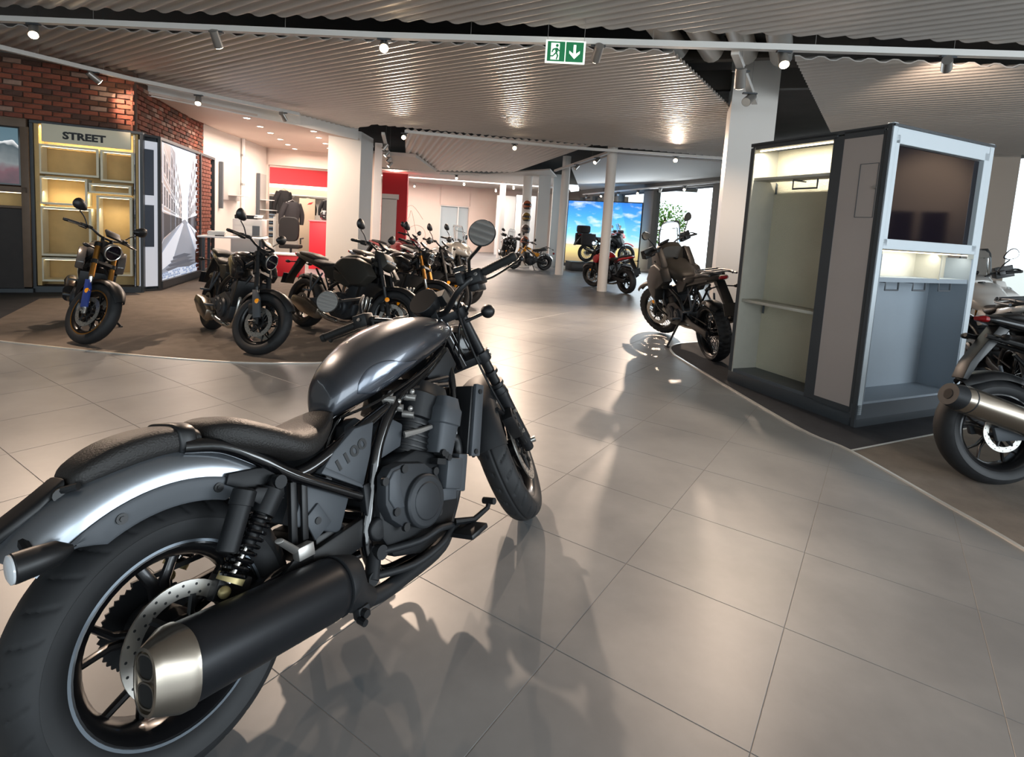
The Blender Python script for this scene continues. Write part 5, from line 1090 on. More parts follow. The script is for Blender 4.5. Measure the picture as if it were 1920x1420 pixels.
        pg = M(); pg.tube([(.285, .15*s, .405), (.205, .20*s, .475)], [.016, .013], 10, flat=.55); pg.box((.295, .16*s, .405), (.05, .03, .035)); pg.build('pillion_peg', m_alu, rt, bevel=.003)
        rl = M(); rl.tube([(.545, .165*s, .292), (.688, .19*s, .268), (.78, .20*s, .272), (.86, .19*s, .25)], .0115, 10, smooth=4).tube([(.50, .16*s, .235), (.652, .19*s, .208), (.782, .2*s, .222), (.86, .19*s, .25)], .0115, 10, smooth=4).tube([(.548, .14*s, .30), (.50, .165*s, .225)], .023, 14).tube([(.545, .15*s, .292), (.545, .178*s, .292)], .022, 14).tube([(.50, .15*s, .232), (.50, .178*s, .232)], .020, 14); rl.build('step_bracket', m_matt, rt)
        M().box((.875, .235*s, .232), (.09, .12, .018), Matrix.Rotation(-.1, 3, 'Y')).tube([(.865, .15*s, .24), (.865, .2*s, .236)], .02, 10).build('foot_peg', m_bk, rt, bevel=.004)
    pe = M(); pe.tube([(.86, -.20, .262), (.92, -.235, .25), (.985, -.25, .268), (1.0, -.25, .285)], [.013, .011, .009, .009], 8).tube([(1.0, -.225, .288), (1.0, -.275, .288)], .012, 10); pe.build('brake_pedal', m_bk, rt)
    pe = M(); pe.tube([(.84, .19, .262), (.95, .22, .27), (.97, .25, .275)], .008, 8); pe.build('shift_pedal', m_bk, rt)
    ks = M(); ks.tube([(.66, .13, .20), (.60, .24, .12), (.56, .32, .088)], [.014, .013, .012], 10).box((.555, .325, .086), (.06, .03, .010), Matrix.Rotation(.252, 3, 'X')); ks.build('side_stand', m_bk, rt)
    # rear caliper
    M().box((.115, -.10, .385), (.09, .05, .06), Matrix.Rotation(.5, 3, 'Y')).box((.16, -.10, .35), (.1, .03, .03)).build('rear_brake_caliper', m_bk, rt, bevel=.005)
    M().lathe([(.055, .06), (.06, .075), (.06, -.06), (.05, -.085)], (0, 0, .32), (0, 1, 0), 24).build('rear_hub', m_engd, rw)
    return rt
cruiser()
# ------------------------------------------------------------------ the other motorcycles
def m_paint(n, c, rough=.25, metal=.3): return mat('paint_'+n, c, rough, metal, coat=.7)
def simple_tread(N, k=.5):
    return lambda t, s: (.2 < abs(s) < .8) and ((t*N+k*abs(s)+(.5 if s > 0 else 0)) % 1) < .12
def street_bike(label, pos, heading, lean=.17, wb=1.4, rf=.30, rr=.305, wf=.12, wr=.16, rim=None, rake=25, st=.5, dz=0., paint=None, accent=None, fork=None, wheel=None, style='naked', muffler='right', wheelstyle='y', spokes=5, bar=.36, mirrors=True, fender=None, group=None, z=0., seatm=None, knob=0, screen=False, panniers=False, mufm=None, engm=None, leg_guard=None, plate=True, reflect=True, name='motorcycle', ring=False, tail_dx=0., muf_back=0., bar_up=0.):
    """pos is where the rear tyre (or, if a pair of pairs, the front tyre) meets the floor"""
    paint = paint or m_paint('black', '17181b'); accent = accent or m_matt; fork = fork or m_bk; wheel = wheel or m_rim; fender = fender or m_bk; seatm = seatm or m_seat; mufm = mufm or m_brush; engm = engm or m_engd
    rim = rim or rf-.085; RK = R(rake); sx = wb/1.40
    t = thing(name, label, 'motorcycle', group=group or ('motorcycles on the left carpet' if pos[0] < -.9 else 'motorcycles around the hall')); mw = bike_matrix(pos[0], pos[1], heading, lean); mw[2][3] = z; t.matrix_world = mw
    S = steer_fn(wb, RK, .10, st); fa = Vector((wb, 0, rf)); fu = Vector((-sin(RK), 0, cos(RK))); ra_ = Vector((0, 0, rr))
    B = lambda p: Vector((p[0]*sx, p[1], p[2]+dz))
    flen = .70+dz*.9; hw = .095
    leg = lambda L, s: fa+Vector((0, hw*s, 0))+fu*L
    tread = simple_tread(26) if not knob else (lambda t_, s: abs(s) < .9 and (((t_*knob+(.5 if abs(s) > .4 else 0)) % 1) < .3 or .36 < abs(s) < .44))
    m = M(S); tyre(m, fa, rf, wf, rim, 104 if not knob else 168, 16, tread, .004 if not knob else .008); fw_ = m.build('front_wheel', m_rub, t, angle=50)
    m = M(S); rim_mesh(m, fa, rim, wf, spokes if wheelstyle != 'wire' else 16, .04, wheelstyle, .016); m.build('rim', wheel, fw_)
    for s in ((-1, 1) if style != 'mini' else (1,)): brake_disc(fw_, fa, rim*.66, s*.062, S, 14)
    m = M(); tyre(m, ra_, rr, wr, rim if rr < rf+.02 else rr-.09, 104 if not knob else 168, 16, tread, .004 if not knob else .008); rw_ = m.build('rear_wheel', m_rub, t, angle=50)
    m = M(); rim_mesh(m, ra_, rim if rr < rf+.02 else rr-.09, wr, spokes if wheelstyle != 'wire' else 16, .045, wheelstyle, .018); m.build('rim', wheel, rw_)
    brake_disc(rw_, ra_, .11, -.085, None, 14)
    if ring:
        for c, xf, w_ in ((fa, S, wf), (ra_, None, wr)):
            M(xf).lathe([(rim+.004, -w_*.415), (rim-.008, -w_*.415), (rim-.008, -w_*.425), (rim+.004, -w_*.425)], c, (0, 1, 0), 40, close=True).build('rim_ring', ring, fw_ if xf else rw_)
    # fork
    fk = M(S)
    for s in (-1, 1): fk.tube([leg(.34, s), leg(flen+.01, s)], .024, 14)
    fk = halves(fk, 'fork_tube', fork, t)
    sl = M(S)
    for s in (-1, 1): sl.tube([leg(-.03, s), leg(.04, s), leg(.12, s), leg(.34, s), leg(.35, s)], [.022, .027, .019, .019, .026], 12)
    halves(sl, 'fork_slider', m_steel if fork is not m_bk else m_bk, fk)
    ya = M(S)
    for L in (.50+dz*.8, flen-.02):
        for s in (-1, 1): ya.tube([leg(L-.02, s), leg(L+.02, s)], .032, 12)
        ya.box(fa+fu*L-Vector((.015, 0, 0)), (.07, .18, .03), Matrix.Rotation(-RK, 3, 'Y'))
    ya.build('fork_yoke', m_bk, t)
    if leg_guard:
        lg = M(S)
        for s in (-1, 1): lg.prism([(p.x+dx, p.z) for p, dx in ((leg(.02, s), -.02), (leg(.05, s), .06), (leg(.24, s), .055), (leg(.31, s), .02), (leg(.30, s), -.03))], s*(hw+.008), s*(hw+.034))
        halves(lg, 'fork_guard', leg_guard, fk, bevel=.004)
    cal = M(S)
    for s in (-1, 1): cal.box(fa+fu*.11+Vector((-.062, s*(hw-.012), 0)), (.05, .045, .10), Matrix.Rotation(-RK, 3, 'Y'))
    halves(cal, 'brake_caliper', m_bk, fk, bevel=.005); M(S).cyl(fa+Vector((0, -.13, 0)), fa+Vector((0, .13, 0)), .012, 10).build('front_axle', m_steel, fk)
    if reflect:
        for s in (-1, 1): M(S).lathe([(.024, 0), (.024, .008), (.01, .011)], leg(.20, s)+Vector((.03, s*.028, 0)), (.3, s, 0), 14).build('amber_reflector', m_amber, fk)
    # front fender
    def arc(c, r, w_, a0, a1, m_, nm, par, xf=None, steps=16, lip=.03):
        f = M(xf); rs = []
        for i in range(steps+1):
            a = R(a0+(a1-a0)*i/steps); e = min(1, .55+i*.15, .55+(steps-i)*.15); rg = []
            for y, dr in ((-1, -lip), (-.9, 0), (-.5, .016), (0, .02), (.5, .016), (.9, 0), (1, -lip), (.93, -lip), (.8, -.006), (0, .012), (-.8, -.006), (-.93, -lip)): rg.append((c.x+(r+dr)*cos(a), y*w_*e, c.z+(r+dr)*sin(a)))
            rs.append(rg)
        return f.rings(rs).build(nm, m_, par, angle=60)
    if style == 'adv':
        arc(fa, rf+.075, .075, 48, 150, paint, 'front_fender', t, S)
    else: arc(fa, rf+.022, .072, 35, 158, fender, 'front_fender', t, S)
    if style != 'mini': arc(ra_, rr+.025, .085, 55, 125, m_bk, 'rear_hugger', t)
    # bars
    bc = fa+fu*(flen+.02)+Vector((-.05-bar_up*.3, 0, .07+bar_up)); bx, bz = bc.x, bc.z
    hb = M(S); hb.tube([(bx-.12, -bar, bz+.0), (bx-.09, -bar+.12, bz+.012), (bx-.03, -.18, bz+.02), (bx, -.07, bz-.02), (bx, .07, bz-.02), (bx-.03, .18, bz+.02), (bx-.09, bar-.12, bz+.012), (bx-.12, bar, bz)], .011, 10, smooth=4)
    for s in (-.045, .045): hb.tube([fa+fu*flen+Vector((-.02, s, 0)), (bx, s, bz-.02)], .017, 8)
    hb = hb.build('handlebar', m_bk, t)
    g = M(S)
    for s in (-1, 1):
        a, b = Vector((bx-.092, s*(bar-.11), bz+.012)), Vector((bx-.12, s*bar, bz)); g.tube([a.lerp(b, k/12) for k in range(13)], [.0165 if k % 2 else .0155 for k in range(13)], 10)
        g.tube([b, b+(b-a).normalized()*.018], [.017, .013], 10)
    halves(g, 'grip', m_bk, hb)
    sw = M(S)
    for s in (-1, 1): sw.box((bx-.08, s*(bar-.145), bz+.012), (.05, .055, .045)).box((bx-.04, s*(bar-.17), bz+.02), (.07, .04, .03))
    halves(sw, 'switch_housing', m_bk, hb, bevel=.005)
    lv = M(S)
    for s in (-1, 1): lv.tube([(bx-.05, s*(bar-.15), bz+.005), (bx-.02, s*(bar-.11), bz), (bx-.06, s*(bar+.01), bz-.006)], [.008, .007, .008], 6, smooth=3, flat=.6)
    halves(lv, 'lever', m_steel if style == 'naked' else m_bk, hb)
    if mirrors:
        for s in (-1, 1):
            ml = M(S); hM = (.13+bar_up*.5) if style != 'mini' else .09; ml.tube([(bx-.06, s*(bar-.16), bz+.03), (bx-.07, s*(bar-.11), bz+.03+hM*.45), (bx-.085, s*(bar-.05), bz+hM)], .006, 6, smooth=3)
            rs = []; c = Vector((bx-.085, s*(bar-.03), bz+hM+.05))
            for dx, k in ((-.008, .92), (0, 1), (.016, .85), (.028, .4)):
                rg = []
                for j in range(20):
                    a = 2*pi*j/20
                    yy, zz = .078*cos(a)*k, .048*sin(a)*k*(1+.35*cos(a)*s)
                    if style == 'mini': yy, zz = .05*cos(a)*k, .05*sin(a)*k
                    rg.append(c+Vector((dx, yy*.96-zz*.28*s, zz+yy*.28*s)))
                rs.append(rg)
            ml.rings(rs); mo = ml.build('mirror', m_bk, hb)
            gl = M(S); gl.rings([[c+Vector((-.0085, (p-c).y*.9, (p-c).z*.9)) for p in rs[0]], [c+Vector((-.0095, (p-c).y*.9, (p-c).z*.9)) for p in rs[0]]]).build('mirror_glass', m_mirror, mo)
    # head
    ins = M(S); ins.box((bx+.05, 0, bz+.03), (.025, .15, .09), Matrix.Rotation(-.9, 3, 'Y')); ins = ins.build('instrument', m_bk, t, bevel=.008); M(S).box((bx+.043, 0, bz+.039), (.006, .13, .075), Matrix.Rotation(-.9, 3, 'Y')).build('instrument_glass', m_tvglass, ins)
    if style in ('naked', 'mini'):
        c = Vector((bx+.16, 0, bz-.13)); hl = M(S); r = .085 if style == 'naked' else .075
        hl.lathe([(.03, -.09), (r*.8, -.07), (r, -.01), (r*1.02, .015), (r*.95, .02)], c, (1, 0, -.08), 28).box(c+Vector((-.07, 0, .03)), (.08, .16, .10)); hl = hl.build('headlight', m_bk, t, angle=45)
        M(S).lathe([(r*.93, .018), (r*.6, .026), (0, .03)], c, (1, 0, -.08), 24).build('headlight_glass', m_lamp if style == 'mini' else m_tvglass, hl)
        M(S).lathe([(r*.9, .021), (r*.97, .024), (r*.9, .027), (r*.83, .024)], c, (1, 0, -.08), 28, close=True).build('light_ring', m_steel, hl)
        M(S).box(c+Vector((.032, 0, .0)), (.006, r*1.5, .012)).build('light_bar', m_steel, hl)
    elif style == 'sharp':
        hl = M(S); hl.prism([(bx-.0, bz-.02), (bx+.12, bz-.05), (bx+.20, bz-.16), (bx+.14, bz-.23), (bx+.02, bz-.20)], -.105, .105); hl = hl.build('headlight', paint, t, bevel=.02, seg=2)
        g = M(S)
        for s in (-1, 1): g.box((bx+.172, s*.055, bz-.14), (.02, .08, .05), Matrix.Rotation(.35, 3, 'Y'))
        halves(g, 'headlight_glass', m_lamp, hl, bevel=.006)
    # turn signals
    for s in (-1, 1):
        b = M(S); c = Vector((bx+.07, s*.17, bz-.15)); b.tube([(bx+.05, s*.09, bz-.15), c], .008, 6).ball(c+Vector((0, s*.025, 0)), .024, 10, 6, (.9, 1.5, .8)); b.build('turn_signal', m_bk, t)
        b = M(); c = Vector((-.26*sx+tail_dx, s*.13, .76+dz+tail_dx*.25)); b.tube([(-.24*sx+tail_dx, s*.05, .77+dz+tail_dx*.25), c], .008, 6).ball(c+Vector((0, s*.025, 0)), .024, 10, 6, (.9, 1.5, .8)); b.build('rear_turn_signal', m_bk, t)
    # tank, seat and tail
    if style == 'mini':
        tk = M(B).loft([(.60, .66, .04, .03), (.66, .67, .10, .07), (.80, .69, .13, .10), (.96, .70, .125, .095), (1.06, .70, .08, .06), (1.10, .70, .03, .02)], 24, 2.6).build('fuel_tank', paint, t, angle=80)
        M(B).prism([(.7, .62), (1.0, .64), (.95, .74), (.75, .73)], -.139, .139, .05).build('tank_panel', accent, tk, bevel=.01)
        M(B).loft([(-.05, .73, .06, .02), (.05, .74, .11, .045), (.3, .72, .125, .05), (.52, .70, .12, .05), (.62, .69, .07, .03)], 20, 3).build('seat', seatm, t, angle=80)
        M(B).prism([(.30, .62), (.58, .64), (.55, .50), (.36, .50)], -.125, .125, .05).build('side_cover', paint, t, bevel=.015)
        arc(ra_, rr+.04, .07, 55, 170, m_chrome, 'rear_fender', t)
        M().lathe([(.03, 0), (.035, .03), (.03, .05)], (-.27, 0, .58), (-1, 0, 0), 16).build('tail_light', m_redlens, t)
    else:
        up = .03 if style == 'adv' else 0
        tk = M(B).loft([(.47, .765, .06, .03), (.53, .79, .115, .065), (.62, .815, .15, .085), (.73, .84, .172, .095), (.85, .85+up, .172, .09+up), (.95, .84+up, .14, .07+up), (1.02, .82+up, .08, .04)], 28, 2.7).build('fuel_tank', paint, t, angle=80)
        M(B).lathe([(.03, 0), (.03, .008), (.0, .01)], (.84, 0, .94+up*2), (0, 0, 1), 16).build('filler_cap', m_bk, tk)
        for s in (-1, 1):
            if style == 'sharp': M(B).prism([(.60, .79), (.74, .895), (.95, .905), (1.12, .85), (1.24, .72), (1.10, .60), (.93, .58), (.80, .66)], s*.14, s*.235, .12).prism([(.56, .74), (.80, .68), (.92, .60), (.80, .56), (.60, .62)], s*.12, s*.18, .1).build('tank_shroud', paint, t, bevel=.015)
            else: M(B).prism([(.74, .86), (.92, .885), (1.05, .83), (1.12, .74), (1.05, .665), (.94, .66), (.86, .74)], s*.13, s*.20, .06).build('tank_shroud', paint if style != 'adv' else accent, t, bevel=.012)
            M(B).prism([(.30, .76), (.52, .77), (.60, .69), (.55, .60), (.42, .63)], s*.08, s*.135, .06).build('side_cover', accent, t, bevel=.01)
        if style == 'adv':
            for s in (-1, 1): M(B).prism([(.62, .74), (.72, .90), (.92, .96), (1.06, .92), (1.24, .72), (1.20, .58), (1.08, .46), (.98, .44), (.92, .60), (.78, .66)], s*.15, s*.265, .10).build('tank_side_fairing', accent, t, bevel=.02)
        M(B).loft([(.13, .815, .09, .02), (.18, .80, .13, .035), (.32, .775, .145, .04), (.44, .772, .12, .04), (.52, .785, .085, .03)], 24, 3).build('rider_seat', seatm, t, angle=80)
        T_ = lambda p: B((p[0]+tail_dx*max(0, min(1, (.34-p[0])/.4)), p[1], p[2]+tail_dx*.25*max(0, min(1, (.34-p[0])/.4))))
        M(T_).loft([(-.20, .885, .06, .014), (-.14, .885, .10, .026), (.02, .868, .115, .032), (.13, .845, .115, .03), (.17, .835, .08, .015)], 24, 3).build('pillion_seat', seatm, t, angle=80)
        tl = M(T_).loft([(-.30, .872, .03, .014), (-.24, .862, .075, .028), (-.05, .83, .10, .04), (.18, .78, .11, .05), (.34, .735, .10, .045)], 20, 3.4).build('tail_cover', paint, t, angle=60)
        M(T_).loft([(-.315, .868, .025, .012), (-.295, .868, .05, .02), (-.275, .866, .05, .02)], 14, 3).build('tail_light', m_redlens, tl)
        if plate:
            lp = M(T_).prism([(-.16, .81), (-.22, .83), (-.38, .60), (-.42, .50), (-.39, .495), (-.33, .60)], -.05, .05).build('plate_holder', m_bk, t, bevel=.006)
            if plate != 'holder': M(T_).box((-.42, 0, .55), (.008, .18, .13), Matrix.Rotation(.25, 3, 'Y')).build('plate_board', m_bk, lp)
    # frame, swing arm, shock
    fr = M(B)
    for s in (-1, 1):
        fr.tube([(1.08, s*.05, .86), (.95, s*.13, .74), (.72, s*.15, .63), (.52, s*.13, .52), (.46, s*.11, .36)], .02, 10, smooth=3).tube([(.55, s*.11, .66), (.25, s*.10, .74), (-.1, s*.08, .82)], .014, 8).tube([(.46, s*.11, .46), (.2, s*.10, .72)], .012, 8).tube([(1.06, s*.04, .72), (.98, s*.12, .50), (.88, s*.13, .34)], .017, 8, smooth=3)
    fr.tube([(1.06, 0, .74), (1.01, 0, .90)], .034, 14); fr.build('frame', m_bk, t)
    sa = M()
    for s in (-1, 1): sa.prism([(.52*sx, .43+dz*.6), (.52*sx, .33+dz*.6), (.25*sx, rr-.01), (-.05, rr-.045), (-.07, rr+.035), (.02, rr+.045), (.28*sx, rr+.08)], s*.085, s*.115)
    sa.box((.44*sx, 0, .385+dz*.6), (.09, .2, .08)); sa.build('swing_arm', m_bk if engm is m_engd else m_satin, t, bevel=.006)
    sh_ = M(B); coil(sh_, (.36, 0, .66), (.40, 0, .42), .035, .007, 6); sh_.tube([(.355, 0, .69), (.41, 0, .38)], .018, 10); sh_.build('shock_absorber', m_bk, t)
    M().prism([(-.01, rr+.10), (.5*sx, .42+dz*.6), (.52*sx, .39+dz*.6), (.5*sx, .35+dz*.6), (-.01, rr-.10), (-.01, rr-.088), (.49*sx, .362+dz*.6), (.505*sx, .39+dz*.6), (.49*sx, .408+dz*.6), (-.01, rr+.088)], .068, .078).build('chain', m_engd, t)
    # engine
    e0 = dz*.75; E = lambda p: Vector((p[0]*sx, p[1], p[2]+e0))
    en = M(E).prism([(.48, .44), (.50, .28), (.60, .21), (.80, .20), (.92, .26), (.94, .38), (.86, .45), (.66, .50)], -.14, .14).build('engine', engm, t, bevel=.015)
    cyb = M(E); A_ = Matrix.Rotation(R(-68), 3, 'Y'); cyb.loft([(0, 0, .115, .095, 5), (.14, 0, .115, .095, 5), (.145, 0, .13, .105, 5), (.25, 0, .125, .10, 5), (.28, 0, .10, .07, 4)], 20); cyb.v = [tuple(A_ @ Vector(p)+Vector((.80, 0, .40))) for p in cyb.v]; cyb.build('cylinder_block', engm, en, angle=40)
    for s in (-1, 1):
        pr = [(.10, .13), (.10, .16), (.085, .175), (.05, .178), (.045, .185), (0, .186)]
        M(E).lathe([(r, y*s) for r, y in pr], (.74, 0, .34), (0, 1, 0), 24).build('engine_cover', m_eng, en, angle=30); M(E).lathe([(r*.7, y*s*.97) for r, y in pr], (.57, 0, .36), (0, 1, 0), 20).build('engine_cover', m_eng, en, angle=30)
    M(E).prism([(1.0, .66), (1.05, .65), (.99, .40), (.94, .41)], -.15, .15).build('radiator', m_bk, t, bevel=.005)
    ex_ = M(E)
    ny = (-.09, -.03, .03, .09) if style in ('naked', 'sharp') and wb > 1.38 else (-.03, .03)
    for y in ny: ex_.tube([(.93, y, .52), (1.0, y, .48), (1.0, y, .36), (.93, y*.9, .23), (.80, y*.5-.03, .16), (.60, -.06, .16)], .02, 10, smooth=4)
    mside = -1 if muffler != 'left' else 1
    if muffler == 'stubby': ex_.tube([(.62, -.06, .16), (.50, -.09, .18), (.40, -.13, .22)], .03, 10)
    else: ex_.tube([(.62, -.06, .16), (.46, .12*mside, .20), (.34, .155*mside, .27)], [.025, .025, .03], 10, smooth=3)
    ex_.build('exhaust_pipe', m_steel if engm is not m_engd else m_brush, t)
    mf = M(E)
    if muffler == 'stubby':
        mf.prism([(.42, .15), (.45, .27), (.20, .36), (-.02, .38), (-.06, .30), (.14, .20)], -.21, -.11)
    else:
        a, b = Vector((.36, .165*mside, .26)), Vector((-.16-muf_back, .205*mside, .43+muf_back*.25)); kk = 1+muf_back*2.0; mf.tube([a, a.lerp(b, .12), a.lerp(b, .9), b], [.035*kk, .062*kk, .066*kk, .05*kk], 22, flat=.85)
    mf = mf.build('muffler', mufm, t, bevel=.02 if muffler == 'stubby' else 0)
    if muffler != 'stubby':
        d = (b-a).normalized(); M(E).tube([a.lerp(b, .88), b+d*.006], [.067*kk, .052*kk], 22, flat=.85).build('muffler_end_cap', m_matt, mf); M(E).tube([b+d*.006, b+d*.009], .03, 16).build('outlet_hole', m_void, mf)
        M(E).tube([a.lerp(b, .06)+Vector((0, .02*mside, .02)), a.lerp(b, .32)+Vector((0, .02*mside, .02))], .062, 18).build('heat_shield', m_matt, mf)
    # pegs and stand
    for s in (-1, 1): M(E).box((.50, s*.20, .33), (.05, .10, .02)).prism([(.42, .42), (.54, .44), (.53, .31), (.47, .30)], s*.13, s*.145).build('foot_peg', m_satin, t, bevel=.004); M(E).box((.20, s*.19, .46), (.04, .09, .018)).tube([(.20, s*.14, .46), (.12, s*.10, .66)], .012, 6).tube([(.20, s*.14, .46), (.32, s*.10, .68)], .012, 6).build('pillion_peg', m_satin, t, bevel=.004)
    zg = .30*math.tan(lean)
    M().tube([(.62*sx, .11, .24+e0), (.60*sx, .20, .13+zg*.5+e0*.5), (.57*sx, .30, zg+.014)], [.014, .013, .012], 8).box((.565*sx, .305, zg+.010), (.07, .035, .012), Matrix.Rotation(lean, 3, 'X')).build('side_stand', m_bk, t)
    # extras
    if style in ('adv', 'sport'):
        fy = M(S if style == 'adv' else None); q = bx; h0 = bz
        fa1 = M().loft([(q-.08, h0-.12, .15, .10, 3), (q+.05, h0-.10, .17, .13, 3), (q+.18, h0-.12, .13, .11, 2.6), (q+.27, h0-.16, .07, .06, 2.4), (q+.31, h0-.19, .03, .02, 2.2)], 24).build('front_fairing', paint, t, angle=60)
        g = M()
        for s in (-1, 1): g.box((q+.255, s*.05, h0-.12), (.03, .07, .04), Matrix.Rotation(.5, 3, 'Y'))
        halves(g, 'headlight_glass', m_lamp, fa1, bevel=.008)
        for s in (-1, 1): M().prism([(q-.10, h0-.02), (q+.12, h0-.06), (q+.12, h0-.28), (q-.06, h0-.46), (q-.24, h0-.56), (q-.32, h0-.42), (q-.24, h0-.2)], s*.14, s*.225, .08).build('side_fairing', accent if style == 'adv' else paint, t, bevel=.015)
    if screen:
        ws_ = M(); rs = []
        for k in range(7):
            f = k/6; rs.append((bx+.14-.12*f, bz+.0+.30*f, .15-.02*f, f))
        vs = []; n = 11
        for x, z_, w_, f in rs:
            for j in range(n): u = -1+2*j/(n-1); vs.append((x-.10*u*u, w_*u*(1 if f < .8 else 1-(f-.8)*1.2), z_))
        fs = [(a*n+j, a*n+j+1, (a+1)*n+j+1, (a+1)*n+j) for a in range(6) for j in range(n-1)]; ws_.add(vs, fs)
        o = ws_.build('windscreen', mat('screen_plastic', 'dfe6ea', .05, trans=.9, ior=1.1), t); sm = o.modifiers.new('solid', 'SOLIDIFY'); sm.thickness = .004
        fr = M()
        for s in (-1, 1): fr.tube([(bx+.05, s*.12, bz-.02), (bx+.02, s*.12, bz+.20)], .006, 6)
        fr.tube([(bx+.02, -.12, bz+.20), (bx+.02, .12, bz+.20)], .006, 6).build('screen_frame', m_steel, o)
    if style == 'adv':
        for s in (-1, 1):
            hg = M(S); hg.tube([(bx-.11, s*(bar+.02), bz), (bx-.02, s*(bar+.02), bz+.02), (bx+.05, s*(bar-.12), bz+.01)], .010, 6, smooth=4).prism([(bx-.02, bz-.05), (bx+.055, bz-.04), (bx+.05, bz+.06), (bx-.02, bz+.07)], s*(bar-.16), s*(bar+.01)); hg.build('hand_guard', m_bk, hb, bevel=.008)
            cb2 = M(B); cb2.tube([(.95, s*.16, .72), (1.0, s*.24, .60), (.92, s*.25, .40), (.78, s*.18, .28)], .012, 8, smooth=4); cb2.build('crash_bar', m_bk, t)
        rk = M(B)
        for y in (-.10, .10): rk.tube([(.12, y, .90), (-.1, y, .925), (-.30, y*.9, .925), (-.36, y*.6, .92)], .011, 8, smooth=3)
        for x in (.05, -.1, -.24): rk.box((x, 0, .925), (.035, .22, .012))
        for s in (-1, 1): rk.tube([(.08, s*.12, .92), (-.05, s*.17, .90), (-.28, s*.15, .90)], .012, 8, smooth=3)
        rk.build('luggage_rack', m_satin, t); M(B).prism([(.70, .34), (.9, .28), (.92, .20), (.66, .18)], -.11, .11).build('skid_plate', m_bk, t, bevel=.01)
    if panniers:
        for s in (-1, 1):
            pn = M(B).box((-.08, s*.30, .70), (.46, .20, .40)).build('pannier', m_cloth2, t, bevel=.04); M(B).box((-.08, s*.30, .895), (.44, .19, .04)).build('pannier_lid', m_bk, pn, bevel=.015)
        M(B).box((-.16, 0, 1.06), (.36, .44, .26)).build('top_bag', m_cloth2, t, bevel=.06)
    return t
P_black = m_paint('black', '17181b'); P_mat = mat('matt_graphite', '35332f', .5, .3); P_blue = mat('fork_guard_blue', '2a3f86', .35, coat=.4)
P_white = m_paint('white', 'e4e2de', .3, 0); P_silver = m_paint('silver', 'b9b5ae', .3, .5); P_red = m_paint('red', 'b3141c', .25, .1); P_yellow = m_paint('yellow', 'e09a1c', .3, 0); P_dark = mat('matt_dark_grey', '2c2a28', .48, .2)
def rear_from_front(fx, fy, hd, wb, ln=.0): return (fx-wb*cos(hd), fy-wb*sin(hd))
def put(label, front, hd, **k):
    return street_bike(label, rear_from_front(front[0], front[1], R(hd), k.get('wb', 1.4)), R(hd), **k)
put('black naked motorcycle with gold fork and blue fork guard, in front of the STREET shelf', (-4.02, 5.2), -53, wb=1.345, st=.62, lean=.19, fork=m_gold, leg_guard=P_blue, wf=.115, wr=.15, paint=m_paint('slate_grey', '5c5856'), accent=P_dark, muffler='right', bar=.36, fender=m_bk, ring=m_gold)
put('black naked motorcycle with round amber fork reflector, second from the left on the carpet', (-2.40, 5.2), -46, wb=1.39, st=.60, lean=.17, muffler='stubby', mufm=m_brush, paint=P_black, accent=P_mat, leg_guard=m_satin, engm=m_eng)
put('matt graphite street motorcycle standing sideways behind the cruiser mirror', (-1.27, 5.86), -34, wb=1.47, st=.30, lean=.14, style='sharp', paint=P_mat, accent=P_mat, muffler='stubby', mufm=m_brush, engm=m_eng, rf=.305, wr=.18)
put('black naked motorcycle with bright gold fork behind the cruiser gauge', (-1.02, 7.0), -36, wb=1.45, st=.34, lean=.14, paint=P_black, accent=P_silver, fork=m_gold, muffler='stubby', engm=m_eng, ring=m_gold, wr=.18)
put('black motorcycle with bright front brake disc, behind the gold forked one', (-.88, 8.05), -36, wb=1.42, st=.3, lean=.14, style='sharp', paint=P_black, accent=P_dark)
put('silver motorcycle with tall windscreen at the far end of the row', (-.78, 9.35), -38, wb=1.5, st=.25, lean=.14, style='sport', screen=True, paint=P_silver, accent=P_silver, dz=.02)
put('black and red motorcycle half hidden beside the white pillar', (-1.95, 11.4), -38, wb=1.41, st=.3, lean=.14, style='sharp', paint=m_paint('dark_red', '7d1820'), accent=P_black)
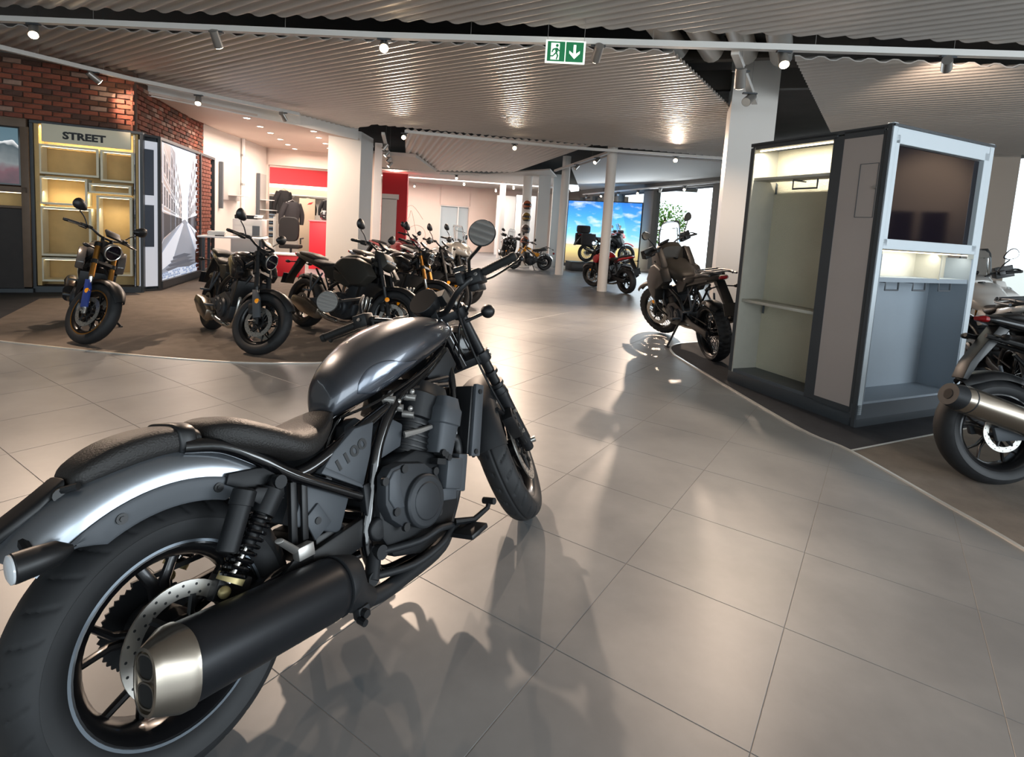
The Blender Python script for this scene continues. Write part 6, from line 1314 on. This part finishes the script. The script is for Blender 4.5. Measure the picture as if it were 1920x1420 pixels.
street_bike('dark grey adventure motorcycle with luggage rack beside the grey cabinet', (2.33, 6.2), R(96), .16, wb=1.58, rf=.345, rr=.325, wf=.10, wr=.15, rim=.268, rake=27, st=.50, dz=.11, style='adv', screen=True, paint=P_mat, accent=P_dark, wheelstyle='wire', knob=30, muffler='right', bar=.42, ring=m_steel, bar_up=.13)
street_bike('red and black motorcycle standing behind the nearest round column', (2.66, 12.9), R(118), .14, wb=1.3, paint=P_red, accent=P_black, st=.3, mufm=m_matt)
pod = thing('podium', 'low black display podium in front of the sky picture wall', 'podium', (3.05, 19.9, 0), R(12)); M().box((0, 0, .15), (2.3, .7, .30)).build('box', m_bk, pod, bevel=.01); M().box((0, 0, .31), (2.34, .74, .02)).build('deck', m_dark, pod)
street_bike('touring motorcycle with black bags on the podium before the sky picture', (2.55, 19.8), R(14), .0, wb=1.52, rf=.33, rr=.32, dz=.08, style='adv', screen=True, panniers=True, paint=P_red, accent=P_black, wheelstyle='wire', st=0, z=.32)
street_bike('small yellow retro motorcycle near the helmet rack', (1.02, 18.8), R(198), .13, wb=1.05, rf=.26, rr=.26, wf=.12, wr=.13, rim=.16, st=.35, style='mini', paint=P_yellow, accent=P_white, fork=P_yellow, bar=.36, reflect=False, dz=-.03, ring=None)
put('dark motorcycle facing us left of the helmet rack, far back', (-.25, 20.6), -82, wb=1.4, st=.2, lean=.14, style='adv', screen=True, paint=P_black, accent=P_black)
street_bike('black motorcycle with a large brushed steel muffler beside the grey cabinet', (2.92, 3.22), R(-3), .16, wb=1.44, rf=.31, rr=.315, wr=.165, st=.3, style='sharp', spokes=5, wheelstyle='y', paint=P_black, accent=P_dark, muffler='right', mufm=m_brush, dz=.06, engm=m_eng, tail_dx=.22, muf_back=.22, plate='holder')
street_bike('white adventure motorcycle with handlebar mirror behind the cabinet at right', (4.5, 4.75), R(66), .15, wb=1.5, rf=.33, rr=.32, dz=.10, style='adv', screen=True, paint=P_white, accent=P_white, wheelstyle='wire', st=.3, fork=m_gold)
# big car or machine picture at the far partition
